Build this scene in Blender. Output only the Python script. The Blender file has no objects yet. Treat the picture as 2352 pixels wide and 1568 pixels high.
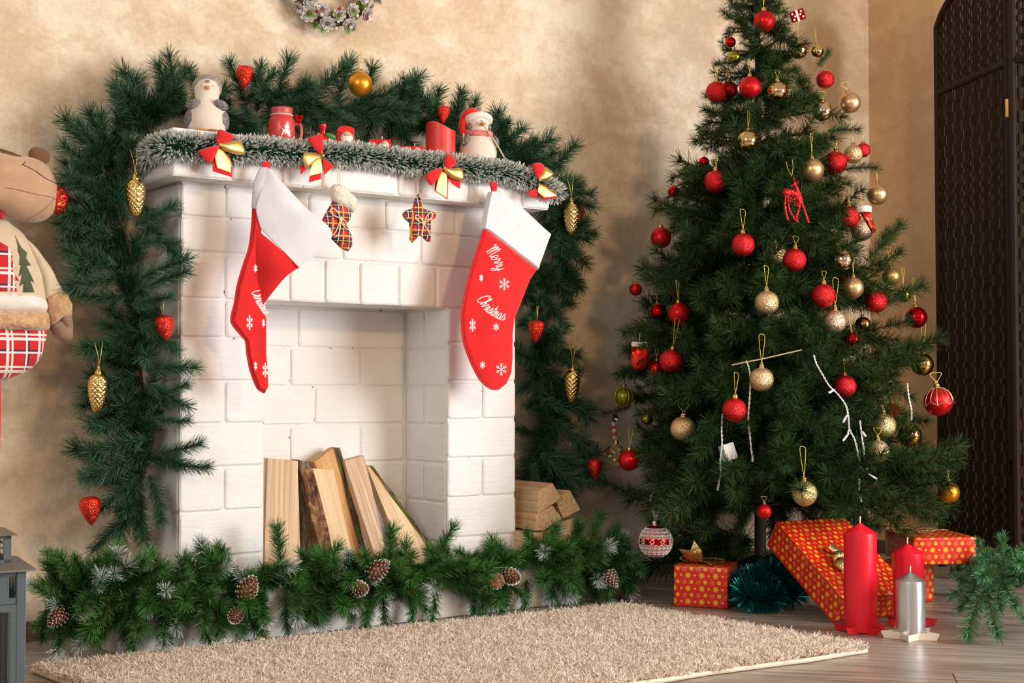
import bpy, bmesh, math, random
import numpy as np
from mathutils import Vector, Matrix, Euler, noise
from mathutils.bvhtree import BVHTree

random.seed(11)
rng = np.random.default_rng(11)
SC = bpy.context.scene
COL = SC.collection
PI = math.pi

# ------------------------------------------------------------------ camera
CAM = Vector((-1.2097, -2.8764, 0.5526)); YAW = math.radians(36.09); PITCH = math.radians(1.7925); FPX = 3233.5
cd = bpy.data.cameras.new('camera'); cam = bpy.data.objects.new('camera', cd); COL.objects.link(cam)
cam.location = CAM; cam.rotation_euler = (PI/2 + PITCH, 0, -YAW)
cd.sensor_width = 36; cd.lens = FPX/2352*36; cd.clip_start = .05; cd.clip_end = 60
SC.camera = cam
# ------------------------------------------------------------------ world and lights
world = bpy.data.worlds.new('world'); SC.world = world; world.use_nodes = True
wb = world.node_tree.nodes['Background']; wb.inputs[0].default_value = (1.0, .86, .72, 1); wb.inputs[1].default_value = .44

def area(name, loc, target, sx, sy, power, color):
    l = bpy.data.lights.new(name, 'AREA'); l.shape = 'RECTANGLE'; l.size = sx; l.size_y = sy; l.energy = power; l.color = color
    o = bpy.data.objects.new(name, l); COL.objects.link(o); o.location = loc
    o.rotation_euler = (Vector(target) - Vector(loc)).to_track_quat('-Z', 'Y').to_euler(); return o
area('window_daylight', (2.45, -3.55, 1.15), (.4, -2.2, 1.0), 1.7, 1.6, 168, (1.0, .965, .93))
area('far_window_daylight', (-3.2, -2.6, 1.9), (.2, .2, .9), 1.4, 1.4, 40, (1.0, .95, .90))
area('warm_lamp', (.35, -3.3, 1.75), (2.3, 0, 1.1), .28, .16, 26, (1.0, .60, .27))

SC.view_settings.view_transform = 'Standard'; SC.view_settings.look = 'None'
SC.view_settings.gamma = 1; SC.view_settings.use_curve_mapping = False
SC.view_settings.exposure = 0.0

# ------------------------------------------------------------------ projection helper (real points on chosen planes)
_F = Vector((math.sin(YAW)*math.cos(PITCH), math.cos(YAW)*math.cos(PITCH), math.sin(PITCH)))
_R = Vector((math.cos(YAW), -math.sin(YAW), 0)); _U = _R.cross(_F)
def ray(px, py): return _F + _R*((px-1176)/FPX) + _U*((784-py)/FPX)
def at(px, py, X=None, Y=None, Z=None, D=None):
    r = ray(px, py)
    t = (X-CAM.x)/r.x if X is not None else (Y-CAM.y)/r.y if Y is not None else (Z-CAM.z)/r.z if Z is not None else D
    return CAM + r*t
def pix(P):
    d = Vector(P)-CAM; z = d.dot(_F); return 1176+FPX*d.dot(_R)/z, 784-FPX*d.dot(_U)/z, z

# ------------------------------------------------------------------ shader helpers
class X:
    """tiny shader-math wrapper"""
    def __init__(s, nt, sock): s.nt, s.s = nt, sock
    def _m(s, op, *a):
        n = s.nt.nodes.new('ShaderNodeMath'); n.operation = op
        for i, v in enumerate((s,)+a):
            if isinstance(v, X): s.nt.links.new(v.s, n.inputs[i])
            else: n.inputs[i].default_value = v
        return X(s.nt, n.outputs[0])
    def __add__(s, o): return s._m('ADD', o)
    def __sub__(s, o): return s._m('SUBTRACT', o)
    def __mul__(s, o): return s._m('MULTIPLY', o)
    def __truediv__(s, o): return s._m('DIVIDE', o)
    def lt(s, o): return s._m('LESS_THAN', o)
    def gt(s, o): return s._m('GREATER_THAN', o)
    def fract(s): return s._m('FRACT')
    def abs(s): return s._m('ABSOLUTE')
    def sqrt(s): return s._m('SQRT')
    def cos(s): return s._m('COSINE')
    def sin(s): return s._m('SINE')
    def atan2(s, o): return s._m('ARCTAN2', o)
    def max(s, o): return s._m('MAXIMUM', o)
    def min(s, o): return s._m('MINIMUM', o)
    def clamp(s): return s.max(0.0).min(1.0)

def newmat(name):
    m = bpy.data.materials.new(name); m.use_nodes = True
    nt = m.node_tree; return m, nt, nt.nodes['Principled BSDF']
def setp(b, **k):
    names = dict(color='Base Color', rough='Roughness', metal='Metallic', sss='Subsurface Weight', sheen='Sheen Weight', coat='Coat Weight',
                 trans='Transmission Weight', ior='IOR', alpha='Alpha', spec='Specular IOR Level')
    for a, v in k.items():
        i = b.inputs[names[a]]
        i.default_value = (*v, 1) if a == 'color' else v
def coords(nt, kind='Object'):
    if kind == 'World':
        return nt.nodes.new('ShaderNodeNewGeometry').outputs['Position']
    return nt.nodes.new('ShaderNodeTexCoord').outputs[kind]
def mapping(nt, sock, scale=(1,1,1), rot=(0,0,0), loc=(0,0,0)):
    n = nt.nodes.new('ShaderNodeMapping'); nt.links.new(sock, n.inputs[0])
    n.inputs['Scale'].default_value = scale; n.inputs['Rotation'].default_value = rot; n.inputs['Location'].default_value = loc
    return n.outputs[0]
def noise_tex(nt, co, scale, detail=3, rough=.55, dist=0):
    n = nt.nodes.new('ShaderNodeTexNoise'); nt.links.new(co, n.inputs['Vector'])
    n.inputs['Scale'].default_value = scale; n.inputs['Detail'].default_value = detail
    n.inputs['Roughness'].default_value = rough; n.inputs['Distortion'].default_value = dist
    return n.outputs['Fac']
def ramp(nt, fac, stops):
    n = nt.nodes.new('ShaderNodeValToRGB'); nt.links.new(fac, n.inputs[0])
    cr = n.color_ramp
    while len(cr.elements) < len(stops): cr.elements.new(.5)
    for e, (p, c) in zip(cr.elements, stops): e.position = p; e.color = (*c, 1) if len(c) == 3 else c
    return n.outputs[0]
def mixc(nt, fac, a, b):
    n = nt.nodes.new('ShaderNodeMix'); n.data_type = 'RGBA'
    for idx, v in ((0, fac), (6, a), (7, b)):
        s = n.inputs[idx]
        if isinstance(v, X): v = v.s
        if hasattr(v, 'is_output'): nt.links.new(v, s)
        else: s.default_value = v if idx == 0 else (*v, 1)
    return n.outputs[2]
def bump(nt, b, h, strength=.3, dist=.002, prev=None):
    n = nt.nodes.new('ShaderNodeBump'); n.inputs['Strength'].default_value = strength; n.inputs['Distance'].default_value = dist
    if isinstance(h, X): h = h.s
    nt.links.new(h, n.inputs['Height'])
    if prev is not None: nt.links.new(prev, n.inputs['Normal'])
    nt.links.new(n.outputs[0], b.inputs['Normal']); return n.outputs[0]
def attr(nt, name):
    n = nt.nodes.new('ShaderNodeAttribute'); n.attribute_name = name; return n.outputs['Fac']

_cache = {}
def M(name, color, rough=.5, metal=0, var=None, bmp=None, co='Object', **k):
    """var=(scale, color2, low, high); bmp=(scale, strength, dist)"""
    if name in _cache: return _cache[name]
    m, nt, b = newmat(name); setp(b, color=color, rough=rough, metal=metal, **k)
    if var or bmp: c = coords(nt, co)
    if var:
        f = noise_tex(nt, c, var[0], 4)
        nt.links.new(ramp(nt, f, [(var[2], color), (var[3], var[1])]), b.inputs['Base Color'])
    if bmp: bump(nt, b, noise_tex(nt, c, bmp[0], 4), bmp[1], bmp[2])
    _cache[name] = m; return m

def glitter(name, c1, c2, scale=42, rough=.3):
    m, nt, b = newmat(name); setp(b, color=c1, rough=rough, metal=.85)
    co = coords(nt, 'Object')
    v = nt.nodes.new('ShaderNodeTexVoronoi'); nt.links.new(co, v.inputs['Vector']); v.inputs['Scale'].default_value = scale
    wn = nt.nodes.new('ShaderNodeVectorMath'); wn.operation = 'SUBTRACT'; nt.links.new(v.outputs['Color'], wn.inputs[0]); wn.inputs[1].default_value = (.5, .5, .5)
    sc = nt.nodes.new('ShaderNodeVectorMath'); sc.operation = 'SCALE'; nt.links.new(wn.outputs[0], sc.inputs[0]); sc.inputs['Scale'].default_value = 1.0
    g = nt.nodes.new('ShaderNodeNewGeometry')
    ad = nt.nodes.new('ShaderNodeVectorMath'); nt.links.new(g.outputs['Normal'], ad.inputs[0]); nt.links.new(sc.outputs[0], ad.inputs[1])
    no = nt.nodes.new('ShaderNodeVectorMath'); no.operation = 'NORMALIZE'; nt.links.new(ad.outputs[0], no.inputs[0]); nt.links.new(no.outputs[0], b.inputs['Normal'])
    sp = nt.nodes.new('ShaderNodeSeparateColor'); nt.links.new(v.outputs['Color'], sp.inputs[0])
    nt.links.new(ramp(nt, sp.outputs[0], [(0, c1), (1, c2)]), b.inputs['Base Color'])
    return m

# ---- named materials
def wall_mat(name, ca, cb, cc):
    m, nt, b = newmat(name)
    co = coords(nt, 'World')
    n1 = noise_tex(nt, co, 3.0, 4, .6); n2 = noise_tex(nt, mapping(nt, co, (1, 1, 1.25)), 11, 7, .72, .25)
    mixn = (X(nt, n1)*.45 + X(nt, n2)*.55)
    nt.links.new(ramp(nt, mixn.s, [(.42, ca), (.50, cb), (.57, cc)]), b.inputs['Base Color'])
    fine = noise_tex(nt, mapping(nt, co, (1, 1, .35)), 240, 3, .7)
    fl = noise_tex(nt, co, 75, 5, .8, .6)
    h = X(nt, n2)*.8 + X(nt, fl)*1.0 + X(nt, fine)*.35
    bump(nt, b, h, .75, .004)
    nt.links.new(ramp(nt, fl, [(.47, (.75,)*3), (.62, (.36,)*3)]), b.inputs['Roughness'])
    return m
MW = wall_mat('beige_plaster', (.68, .52, .355), (.77, .62, .455), (.86, .745, .595))
MWR = wall_mat('lamp_tinted_plaster', (.64, .42, .235), (.70, .475, .28), (.75, .52, .32))  # right wall: orange cast of the warm light put into the plaster colour

def painted(name, col, grime):
    m, nt, b = newmat(name); setp(b, rough=.55)
    co = coords(nt, 'World')
    st = noise_tex(nt, mapping(nt, co, (1, 1, 9)), 16, 5, .65, .3)
    bl = noise_tex(nt, co, 9, 4, .6)
    f = X(nt, noise_tex(nt, co, 34, 3, .6, 2.0))
    base = ramp(nt, bl, [(.3, tuple(c*.95 for c in col)), (.6, col)])
    spots = X(nt, noise_tex(nt, co, 62, 2)).gt(grime)
    nt.links.new(mixc(nt, spots, base, (.16, .12, .08)), b.inputs['Base Color'])
    h = X(nt, st)*.7 + X(nt, noise_tex(nt, co, 26, 4, .6, .5))*.9
    bump(nt, b, h, .55, .004)
    return m
MBR = painted('white_painted_brick', (.83, .818, .81), .95)
MMO = painted('white_painted_mortar', (.81, .79, .765), .70)

def needle_mat(name, dark, light, frost=False, rough=.45):
    m, nt, b = newmat(name); setp(b, rough=rough, spec=.35)
    c = ramp(nt, attr(nt, 'tint'), [(0, dark), (1, light)])
    if frost: c = mixc(nt, X(nt, attr(nt, 'frost')), c, (.80, .84, .88))
    nt.links.new(c, b.inputs['Base Color']); return m
MN_TREE = needle_mat('tree_needles', (.004, .015, .004), (.050, .108, .026), rough=.55); setp(MN_TREE.node_tree.nodes['Principled BSDF'], spec=.15)
MN_ARCH = needle_mat('arch_garland_needles', (.006, .034, .014), (.066, .175, .082)); setp(MN_ARCH.node_tree.nodes['Principled BSDF'], spec=.25)
MN_HEARTH = needle_mat('hearth_garland_needles', (.012, .065, .012), (.085, .26, .060), True)
MN_FLOOR = needle_mat('floor_garland_needles', (.015, .09, .03), (.14, .38, .17))
MN_LIME = needle_mat('lime_needles', (.10, .28, .01), (.28, .55, .03))
MTWIG = M('brown_twig', (.13, .075, .03), .8)
MPAPER = M('brown_paper_bract', (.34, .19, .08), .8)

def wood_mat(name, c1, c2, c3, scale=1.0, axis='Z'):
    m, nt, b = newmat(name); setp(b, rough=.62)
    co = coords(nt, 'Object')
    if axis == 'Z':
        an = nt.nodes.new('ShaderNodeAttribute'); an.attribute_name = 'grain'; co = an.outputs['Vector']
    sc = dict(Z=(75, 75, .7), Y=(75, .7, 75))[axis]
    g = noise_tex(nt, mapping(nt, co, tuple(s*scale for s in sc)), 1.6, 4, .6, 0)
    k = noise_tex(nt, co, 22, 3)
    c = ramp(nt, g, [(.32, c1), (.5, c2), (.66, c3)])
    c = mixc(nt, X(nt, ramp(nt, k, [(.72, (0, 0, 0)), (.78, (.2, .2, .2))])), c, (.30, .17, .08))
    nt.links.new(c, b.inputs['Base Color']); bump(nt, b, g, .5, .002); return m
MWD1 = wood_mat('pale_split_wood', (.46, .29, .165), (.64, .45, .29), (.74, .56, .39))
MWD2 = wood_mat('pinkish_split_wood', (.40, .24, .15), (.60, .41, .28), (.74, .55, .40), 1.3)
MWD3 = wood_mat('yellow_split_wood', (.58, .39, .21), (.74, .54, .33), (.80, .62, .40), .6)
MWD4 = wood_mat('orange_split_wood', (.40, .20, .07), (.58, .32, .12), (.68, .42, .18))
MWDY = wood_mat('stacked_wood', (.50, .30, .15), (.68, .46, .27), (.78, .57, .36), 1, 'Y')
def bark_mat(name, a, b_, c_, moss=False):
    m, nt, b = newmat(name); setp(b, rough=.9)
    co = coords(nt, 'Object'); n = noise_tex(nt, mapping(nt, co, (1, 1, .45)), 55, 6, .7, 1.2)
    c = ramp(nt, n, [(.36, a), (.5, b_), (.64, c_)])
    if moss: c = mixc(nt, X(nt, ramp(nt, noise_tex(nt, co, 30, 3), [(.5, (0, 0, 0)), (.58, (1, 1, 1))])), c, (.11, .15, .02))
    nt.links.new(c, b.inputs['Base Color']); bump(nt, b, n, 1, .006); return m
MBK1 = bark_mat('brown_bark', (.05, .022, .01), (.20, .09, .035), (.42, .22, .10))
MBK2 = bark_mat('grey_bark', (.07, .05, .035), (.22, .165, .11), (.36, .28, .20))
MBK3 = bark_mat('mossy_bark', (.04, .03, .02), (.12, .085, .05), (.24, .18, .11), True)

def felt(name, col, b2, scale=160):
    m, nt, b = newmat(name); setp(b, rough=.92, sheen=.35)
    co = coords(nt, 'World')
    nt.links.new(ramp(nt, noise_tex(nt, co, 22, 4), [(.35, b2), (.65, col)]), b.inputs['Base Color'])
    bump(nt, b, noise_tex(nt, co, scale, 3, .7), .25, .0012); return m
MRED = felt('red_felt', (.74, .008, .010), (.62, .005, .008))
MWHT = felt('white_felt', (.74, .74, .80), (.67, .67, .73))
MRBOW = felt('red_velvet_ribbon', (.68, .006, .012), (.55, .004, .010))
MPRINT = M('white_print', (.88, .87, .86), .6)

def cloth_gold():
    m, nt, b = newmat('gold_lame_ribbon'); setp(b, color=(.86, .60, .20), rough=.32, metal=.9)
    co = coords(nt, 'Object'); w = nt.nodes.new('ShaderNodeTexWave'); nt.links.new(co, w.inputs[0]); w.inputs['Scale'].default_value = 300
    bump(nt, b, w.outputs['Fac'], .25, .0006); return m
MGBOW = cloth_gold()

def plaid(name, scale, co_kind='Object', rot=0.0, swap=False, base=(.55, .008, .015), fleck=True):
    m, nt, b = newmat(name); setp(b, rough=.9, sheen=.2)
    co = mapping(nt, coords(nt, co_kind), (scale,)*3, (0, rot, 0))
    s = nt.nodes.new('ShaderNodeSeparateXYZ'); nt.links.new(co, s.inputs[0])
    u = X(nt, s.outputs[0]).fract(); v = X(nt, s.outputs[2]).fract()
    def band(t, a, w): return (t-a).abs().lt(w)
    c = None
    navy = (.010, .012, .05); yel = (.75, .50, .06); wh = (.82, .76, .72); gr = (.02, .06, .04)
    bw = .07 if swap else .20; f = band(u, .32, bw)*.88; c = mixc(nt, f, base, navy)
    c = mixc(nt, band(v, .32, bw)*.88, c, navy)
    c = mixc(nt, band(u, .72, .045), c, wh if swap else yel); c = mixc(nt, band(v, .72, .045), c, wh if swap else yel)
    c = mixc(nt, band(u, .30, .03), c, wh); c = mixc(nt, band(v, .30, .03), c, yel if not swap else wh)
    if swap:
        c = mixc(nt, band(u, .86, .03), c, wh); c = mixc(nt, band(v, .86, .03), c, wh)
    if fleck:
        sp = X(nt, noise_tex(nt, coords(nt, co_kind), 520, 1)).gt(.70); c = mixc(nt, sp, c, (.85, .8, .78))
    nt.links.new(c, b.inputs['Base Color'])
    bump(nt, b, noise_tex(nt, coords(nt, co_kind), 400, 2), .5, .001); return m
MPLAID = plaid('tartan_cotton', 38)
MPLAID2 = plaid('red_white_tartan', 15, swap=True, base=(.58, .012, .02), fleck=False)

def gift_paper():
    m, nt, b = newmat('red_star_wrapping_paper'); setp(b, rough=.30, coat=.15)
    uv = nt.nodes.new('ShaderNodeTexCoord').outputs['UV']
    s = nt.nodes.new('ShaderNodeSeparateXYZ'); nt.links.new(uv, s.inputs[0])
    U = X(nt, s.outputs[0])/.0350; V = X(nt, s.outputs[1])/.0325
    def local(cx, cy): return ((U-cx).fract()-.5)*.040, ((V-cy).fract()-.5)*.037
    def rad(x, y): return (x*x+y*y).sqrt()
    x, y = local(0, 0); r = rad(x, y); a = y.atan2(x)
    star = r.lt((a*8.0).cos()*.0021+.0068); ring = (r-.0036).abs().lt(.0007)
    x, y = local(.5, 0); r2 = rad(x, y); a2 = y.atan2(x); flower = r2.lt((a2*6.0).cos()*.0009+.0031)
    x, y = local(.25, .5); r3 = rad(x, y); a3 = y.atan2(x); dot = r3.lt((a3*12.0).cos()*.0004+.0055); dotr = (r3-.0026).abs().lt(.0005)
    x, y = local(.75, .5); r4 = rad(x, y)
    horse = ((r4-.0058).abs().lt(.0008)*y.lt(.0008)).max((x.abs()-.0022).abs().lt(.0006)*y.abs().lt(.0050)).max(((y-.0018).abs().lt(.0008)*x.abs().lt(.0048))).max(rad(x-.0038, y-.0050).lt(.0016))
    yel = (.86, .50, .035); red = (.66, .020, .012)
    c = mixc(nt, horse*.75, red, (.84, .33, .05))
    c = mixc(nt, star.max(flower).max(dot), c, yel)
    c = mixc(nt, ring.max(dotr)*.6, c, (.80, .25, .02))
    nt.links.new(c, b.inputs['Base Color'])
    bump(nt, b, noise_tex(nt, coords(nt, 'Object'), 18, 2), .25, .003)
    return m
MGIFT = gift_paper()

MGOLDGLIT = glitter('gold_glitter_ribbon', (.55, .36, .10), (1, .84, .42), 900, .35)
MRG = glitter('red_glitter', (.62, .004, .012), (.95, .05, .06)); MGG = glitter('gold_glitter', (.62, .40, .16), (1, .82, .50))
MGG2 = glitter('lemon_gold_glitter', (.60, .46, .14), (1, .88, .46)); MGG3 = glitter('champagne_glitter', (.58, .40, .24), (1, .82, .62))
MRSTR = glitter('red_foil_glitter', (.70, .003, .008), (1, .10, .05), 62, .26)
MRM = M('red_satin', (.62, .006, .012), .36, .65); MRS = M('red_mirror', (.62, .004, .01), .07, .95)
MGM = M('champagne_satin', (.72, .47, .25), .34, .85); MGS = M('gold_mirror', (.86, .60, .26), .05, 1.0)
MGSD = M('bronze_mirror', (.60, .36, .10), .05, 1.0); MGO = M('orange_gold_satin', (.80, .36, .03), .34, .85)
MGRS = M('green_mirror', (.32, .34, .02), .08, .95); MGRM = M('olive_satin', (.22, .24, .02), .3, .7)
MCAP = M('gold_cap_metal', (.90, .62, .22), .18, 1.0); MSILCAP = M('silver_cap_metal', (.8, .8, .8), .15, 1.0)
MTHREAD = M('gold_thread', (.80, .58, .14), .4, .6); MGCONE = M('gold_cone_foil', (.88, .62, .24), .22, 1.0)
MGLASS = M('clear_glass', (1, .97, .92), .03, 0, trans=1.0, ior=1.45)
MLACE = M('white_lace_paint', (.82, .79, .76), .7)

# ------------------------------------------------------------------ mesh helpers
class MB:
    def __init__(s): s.v = []; s.f = []; s.m = []; s.n = 0; s.uv = None
    def add(s, verts, faces, mat=0):
        o = s.n; s.v.extend([tuple(v) for v in verts]); s.n = len(s.v)
        s.f.extend([tuple(i+o for i in f) for f in faces]); s.m.extend([mat]*len(faces)); return s
    def box(s, x0, x1, y0, y1, z0, z1, mat=0):
        return s.add([(x, y, z) for z in (z0, z1) for y in (y0, y1) for x in (x0, x1)],
                     [(0, 2, 3, 1), (4, 5, 7, 6), (0, 1, 5, 4), (2, 6, 7, 3), (0, 4, 6, 2), (1, 3, 7, 5)], mat)
    def tube(s, pts, r, n=8, mat=0, caps=True):
        pts = [Vector(p) for p in pts]; rr = r if isinstance(r, (list, tuple)) else [r]*len(pts)
        up = None; V = []
        for i, p in enumerate(pts):
            t = (pts[min(i+1, len(pts)-1)]-pts[max(i-1, 0)])
            t = t.normalized() if t.length > 1e-9 else Vector((0, 0, 1))
            if up is None: up = Vector((0, 0, 1)) if abs(t.z) < .9 else Vector((1, 0, 0))
            a = t.cross(up).normalized() if t.cross(up).length > 1e-6 else t.orthogonal().normalized(); b = a.cross(t).normalized(); up = b
            V += [p + (a*math.cos(2*PI*k/n)+b*math.sin(2*PI*k/n))*rr[i] for k in range(n)]
        F = [(i*n+k, i*n+(k+1) % n, (i+1)*n+(k+1) % n, (i+1)*n+k) for i in range(len(pts)-1) for k in range(n)]
        if caps: F += [tuple(range(n-1, -1, -1)), tuple((len(pts)-1)*n+k for k in range(n))]
        return s.add(V, F, mat)
    def lathe(s, prof, n=24, mat=0, center=(0, 0, 0), disp=None, close=True):
        V = []; cx, cy, cz = center
        for j, (r, z) in enumerate(prof):
            for k in range(n):
                a = 2*PI*k/n; rr = r + (disp(j, k, r, z) if disp else 0); V.append((cx+rr*math.cos(a), cy+rr*math.sin(a), cz+z))
        F = [(j*n+k, j*n+(k+1) % n, (j+1)*n+(k+1) % n, (j+1)*n+k) for j in range(len(prof)-1) for k in range(n)]
        if close:
            if prof[0][0] > 1e-5: F.append(tuple(range(n-1, -1, -1)))
            if prof[-1][0] > 1e-5: F.append(tuple((len(prof)-1)*n+k for k in range(n)))
        return s.add(V, F, mat)
    def ellipsoid(s, c, r, n=20, m=12, mat=0, rot=None, fn=None):
        V = []; c = Vector(c); R = Euler(rot).to_matrix() if rot else Matrix.Identity(3)
        for j in range(m+1):
            th = PI*j/m
            for k in range(n):
                a = 2*PI*k/n; p = Vector((math.sin(th)*math.cos(a)*r[0], math.sin(th)*math.sin(a)*r[1], math.cos(th)*r[2]))
                if fn: p = fn(p)
                V.append(c+R@p)
        F = [(j*n+k, (j+1)*n+k, (j+1)*n+(k+1) % n, j*n+(k+1) % n) for j in range(m) for k in range(n)]
        return s.add(V, F, mat)
    def prism(s, outline, ext, mat=0):
        """outline: list of 3D points (planar), ext: extrusion vector"""
        n = len(outline); o = [Vector(p) for p in outline]; e = Vector(ext)
        return s.add(o+[p+e for p in o], [tuple(range(n)), tuple(range(2*n-1, n-1, -1))]+[(k, k+n, (k+1) % n+n, (k+1) % n) for k in range(n)], mat)
    def shift(s, d):
        d = Vector(d); s.v = [tuple(Vector(v)+d) for v in s.v]; return s
    def xf(s, m):
        s.v = [tuple(m @ Vector(v)) for v in s.v]; return s
    def mesh(s, name, smooth=True):
        me = bpy.data.meshes.new(name); me.from_pydata(s.v, [], s.f)
        me.polygons.foreach_set('material_index', s.m)
        me.polygons.foreach_set('use_smooth', [smooth]*len(s.f))
        if getattr(s, 'grain', None) and len(s.grain) == len(s.v):
            ga = me.attributes.new('grain', 'FLOAT_VECTOR', 'POINT'); ga.data.foreach_set('vector', [c for g in s.grain for c in g])
        me.update(); return me

def recalc(me):
    bm = bmesh.new(); bm.from_mesh(me); bmesh.ops.remove_doubles(bm, verts=bm.verts, dist=1e-6)
    bmesh.ops.recalc_face_normals(bm, faces=bm.faces); bm.to_mesh(me); bm.free(); return me

def thing(name, label, cat, loc=(0, 0, 0), rot=(0, 0, 0), group=None, scale=None):
    o = bpy.data.objects.new(name, None); COL.objects.link(o); o.location = loc; o.rotation_euler = rot
    if scale: o.scale = (scale,)*3
    o.empty_display_size = .05; o['label'] = label; o['category'] = cat
    if group: o['group'] = group
    return o
def put(name, me, parent=None, world=False, label=None):
    o = bpy.data.objects.new(name, me); COL.objects.link(o)
    if parent is not None:
        o.parent = parent
        if world: o.matrix_parent_inverse = Matrix.Translation(-Vector(root_of(parent).location))
    if label: o['label'] = label
    return o
def root_of(o):
    while o.parent: o = o.parent
    return o
def part(name, mb, mats, parent=None, world=False, smooth=True, label=None, fix=True, bevel=0):
    me = mb.mesh(name, smooth) if isinstance(mb, MB) else mb
    if fix: recalc(me)
    if bevel:
        bm = bmesh.new(); bm.from_mesh(me)
        bmesh.ops.bevel(bm, geom=[e for e in bm.edges if e.calc_face_angle(0) > .6], offset=bevel, segments=2, affect='EDGES', profile=.6)
        bm.to_mesh(me); bm.free()
        me.polygons.foreach_set('use_smooth', [smooth]*len(me.polygons))
    for m in (mats if isinstance(mats, (list, tuple)) else [mats]): me.materials.append(m)
    if smooth and not isinstance(parent, str):
        try: me.set_sharp_from_angle(angle=math.radians(40))
        except Exception: pass
    o = put(name, me, parent, world, label); 
    if world and parent is not None and parent.parent is not None:
        o.matrix_parent_inverse = Matrix.Identity(4)
    return o
def tag(o, label, cat, group=None):
    o['label'] = label; o['category'] = cat
    if group: o['group'] = group
    return o
def struct(o): o['kind'] = 'structure'; return o
def smooth_path(pts, n=8, closed=False):
    P = [Vector(p) for p in pts]; out = []; N = len(P)
    rngi = range(N) if closed else range(N-1)
    for i in rngi:
        g = (lambda j: P[j % N]) if closed else (lambda j: P[max(0, min(N-1, j))])
        a, b, c, d = g(i-1), g(i), g(i+1), g(i+2)
        for k in range(n):
            t = k/n
            out.append(.5*((2*b)+(c-a)*t+(2*a-5*b+4*c-d)*t*t+(3*b-a-3*c+d)*t**3))
    if not closed: out.append(P[-1])
    return out
def pillow_rings(out, normal, T, prof, back=True, mat=0, center=None, off=None):
    """puffed cushion: outline (3D, planar) shrunk towards its centre while it rises along normal. prof: [(shrink 0..1, height 0..1)]"""
    o = [Vector(p) for p in out]; n = len(o); c = Vector(center) if center is not None else sum(o, Vector())/n; N = Vector(normal)
    mb = MB()
    for sgn in ((1, -1) if back else (1,)):
        V = []
        for s_, h in prof: V += [p.lerp(c, s_)+N*(h*T*sgn) for p in o]
        F = [(j*n+k, j*n+(k+1) % n, (j+1)*n+(k+1) % n, (j+1)*n+k) for j in range(len(prof)-1) for k in range(n)]
        F.append(tuple((len(prof)-1)*n+k for k in range(n)))
        mb.add(V, F, mat)
    return mb
ROUND = [(0, 0), (.04, .35), (.12, .58), (.25, .78), (.42, .91), (.62, .98), (.85, 1.0)]
def inset_pillow(out, normal, T, steps=((0, 0), (.003, .5), (.008, .8), (.016, 1.0)), mat=0, back=True):
    """flat padded cloth: outline inset by real distances, so concave shapes work; middle filled"""
    o = [Vector(p) for p in out]; n = len(o); N = Vector(normal).normalized()
    area_ = sum(((o[k].cross(o[(k+1) % n])) for k in range(n)), Vector()).dot(N)
    if area_ < 0: o.reverse()
    inn = []
    for k in range(n):
        e1 = (o[k]-o[k-1]).normalized(); e2 = (o[(k+1) % n]-o[k]).normalized()
        d = (N.cross(e1)+N.cross(e2)); d = d.normalized() if d.length > 1e-6 else N.cross(e1); inn.append(d)
    mb = MB()
    for sgn in ((1, -1) if back else (1,)):
        V = []
        for s_, h in steps: V += [p+d*s_+N*(h*T*sgn) for p, d in zip(o, inn)]
        F = [(j*n+k, j*n+(k+1) % n, (j+1)*n+(k+1) % n, (j+1)*n+k) for j in range(len(steps)-1) for k in range(n)]
        F.append(tuple((len(steps)-1)*n+k for k in range(n)))
        mb.add(V, F, mat)
    return mb
def tri(me):
    bm = bmesh.new(); bm.from_mesh(me); bmesh.ops.triangulate(bm, faces=[f for f in bm.faces if len(f.verts) > 4]); bm.to_mesh(me); bm.free(); return me
def bvh_of(o):
    me = o.data; mw = o.matrix_world if False else Matrix.Identity(4)
    return BVHTree.FromPolygons([v.co.copy() for v in me.vertices], [tuple(p.vertices) for p in me.polygons])
def onto(bvh, p, off=.0012, fallback=None):
    """drop a point along +Y onto a surface"""
    h = bvh.ray_cast(Vector((p.x, p.y-1, p.z)), Vector((0, 1, 0)))
    return (h[0]-Vector((0, off, 0))) if h[0] is not None else (fallback or p)

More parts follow.
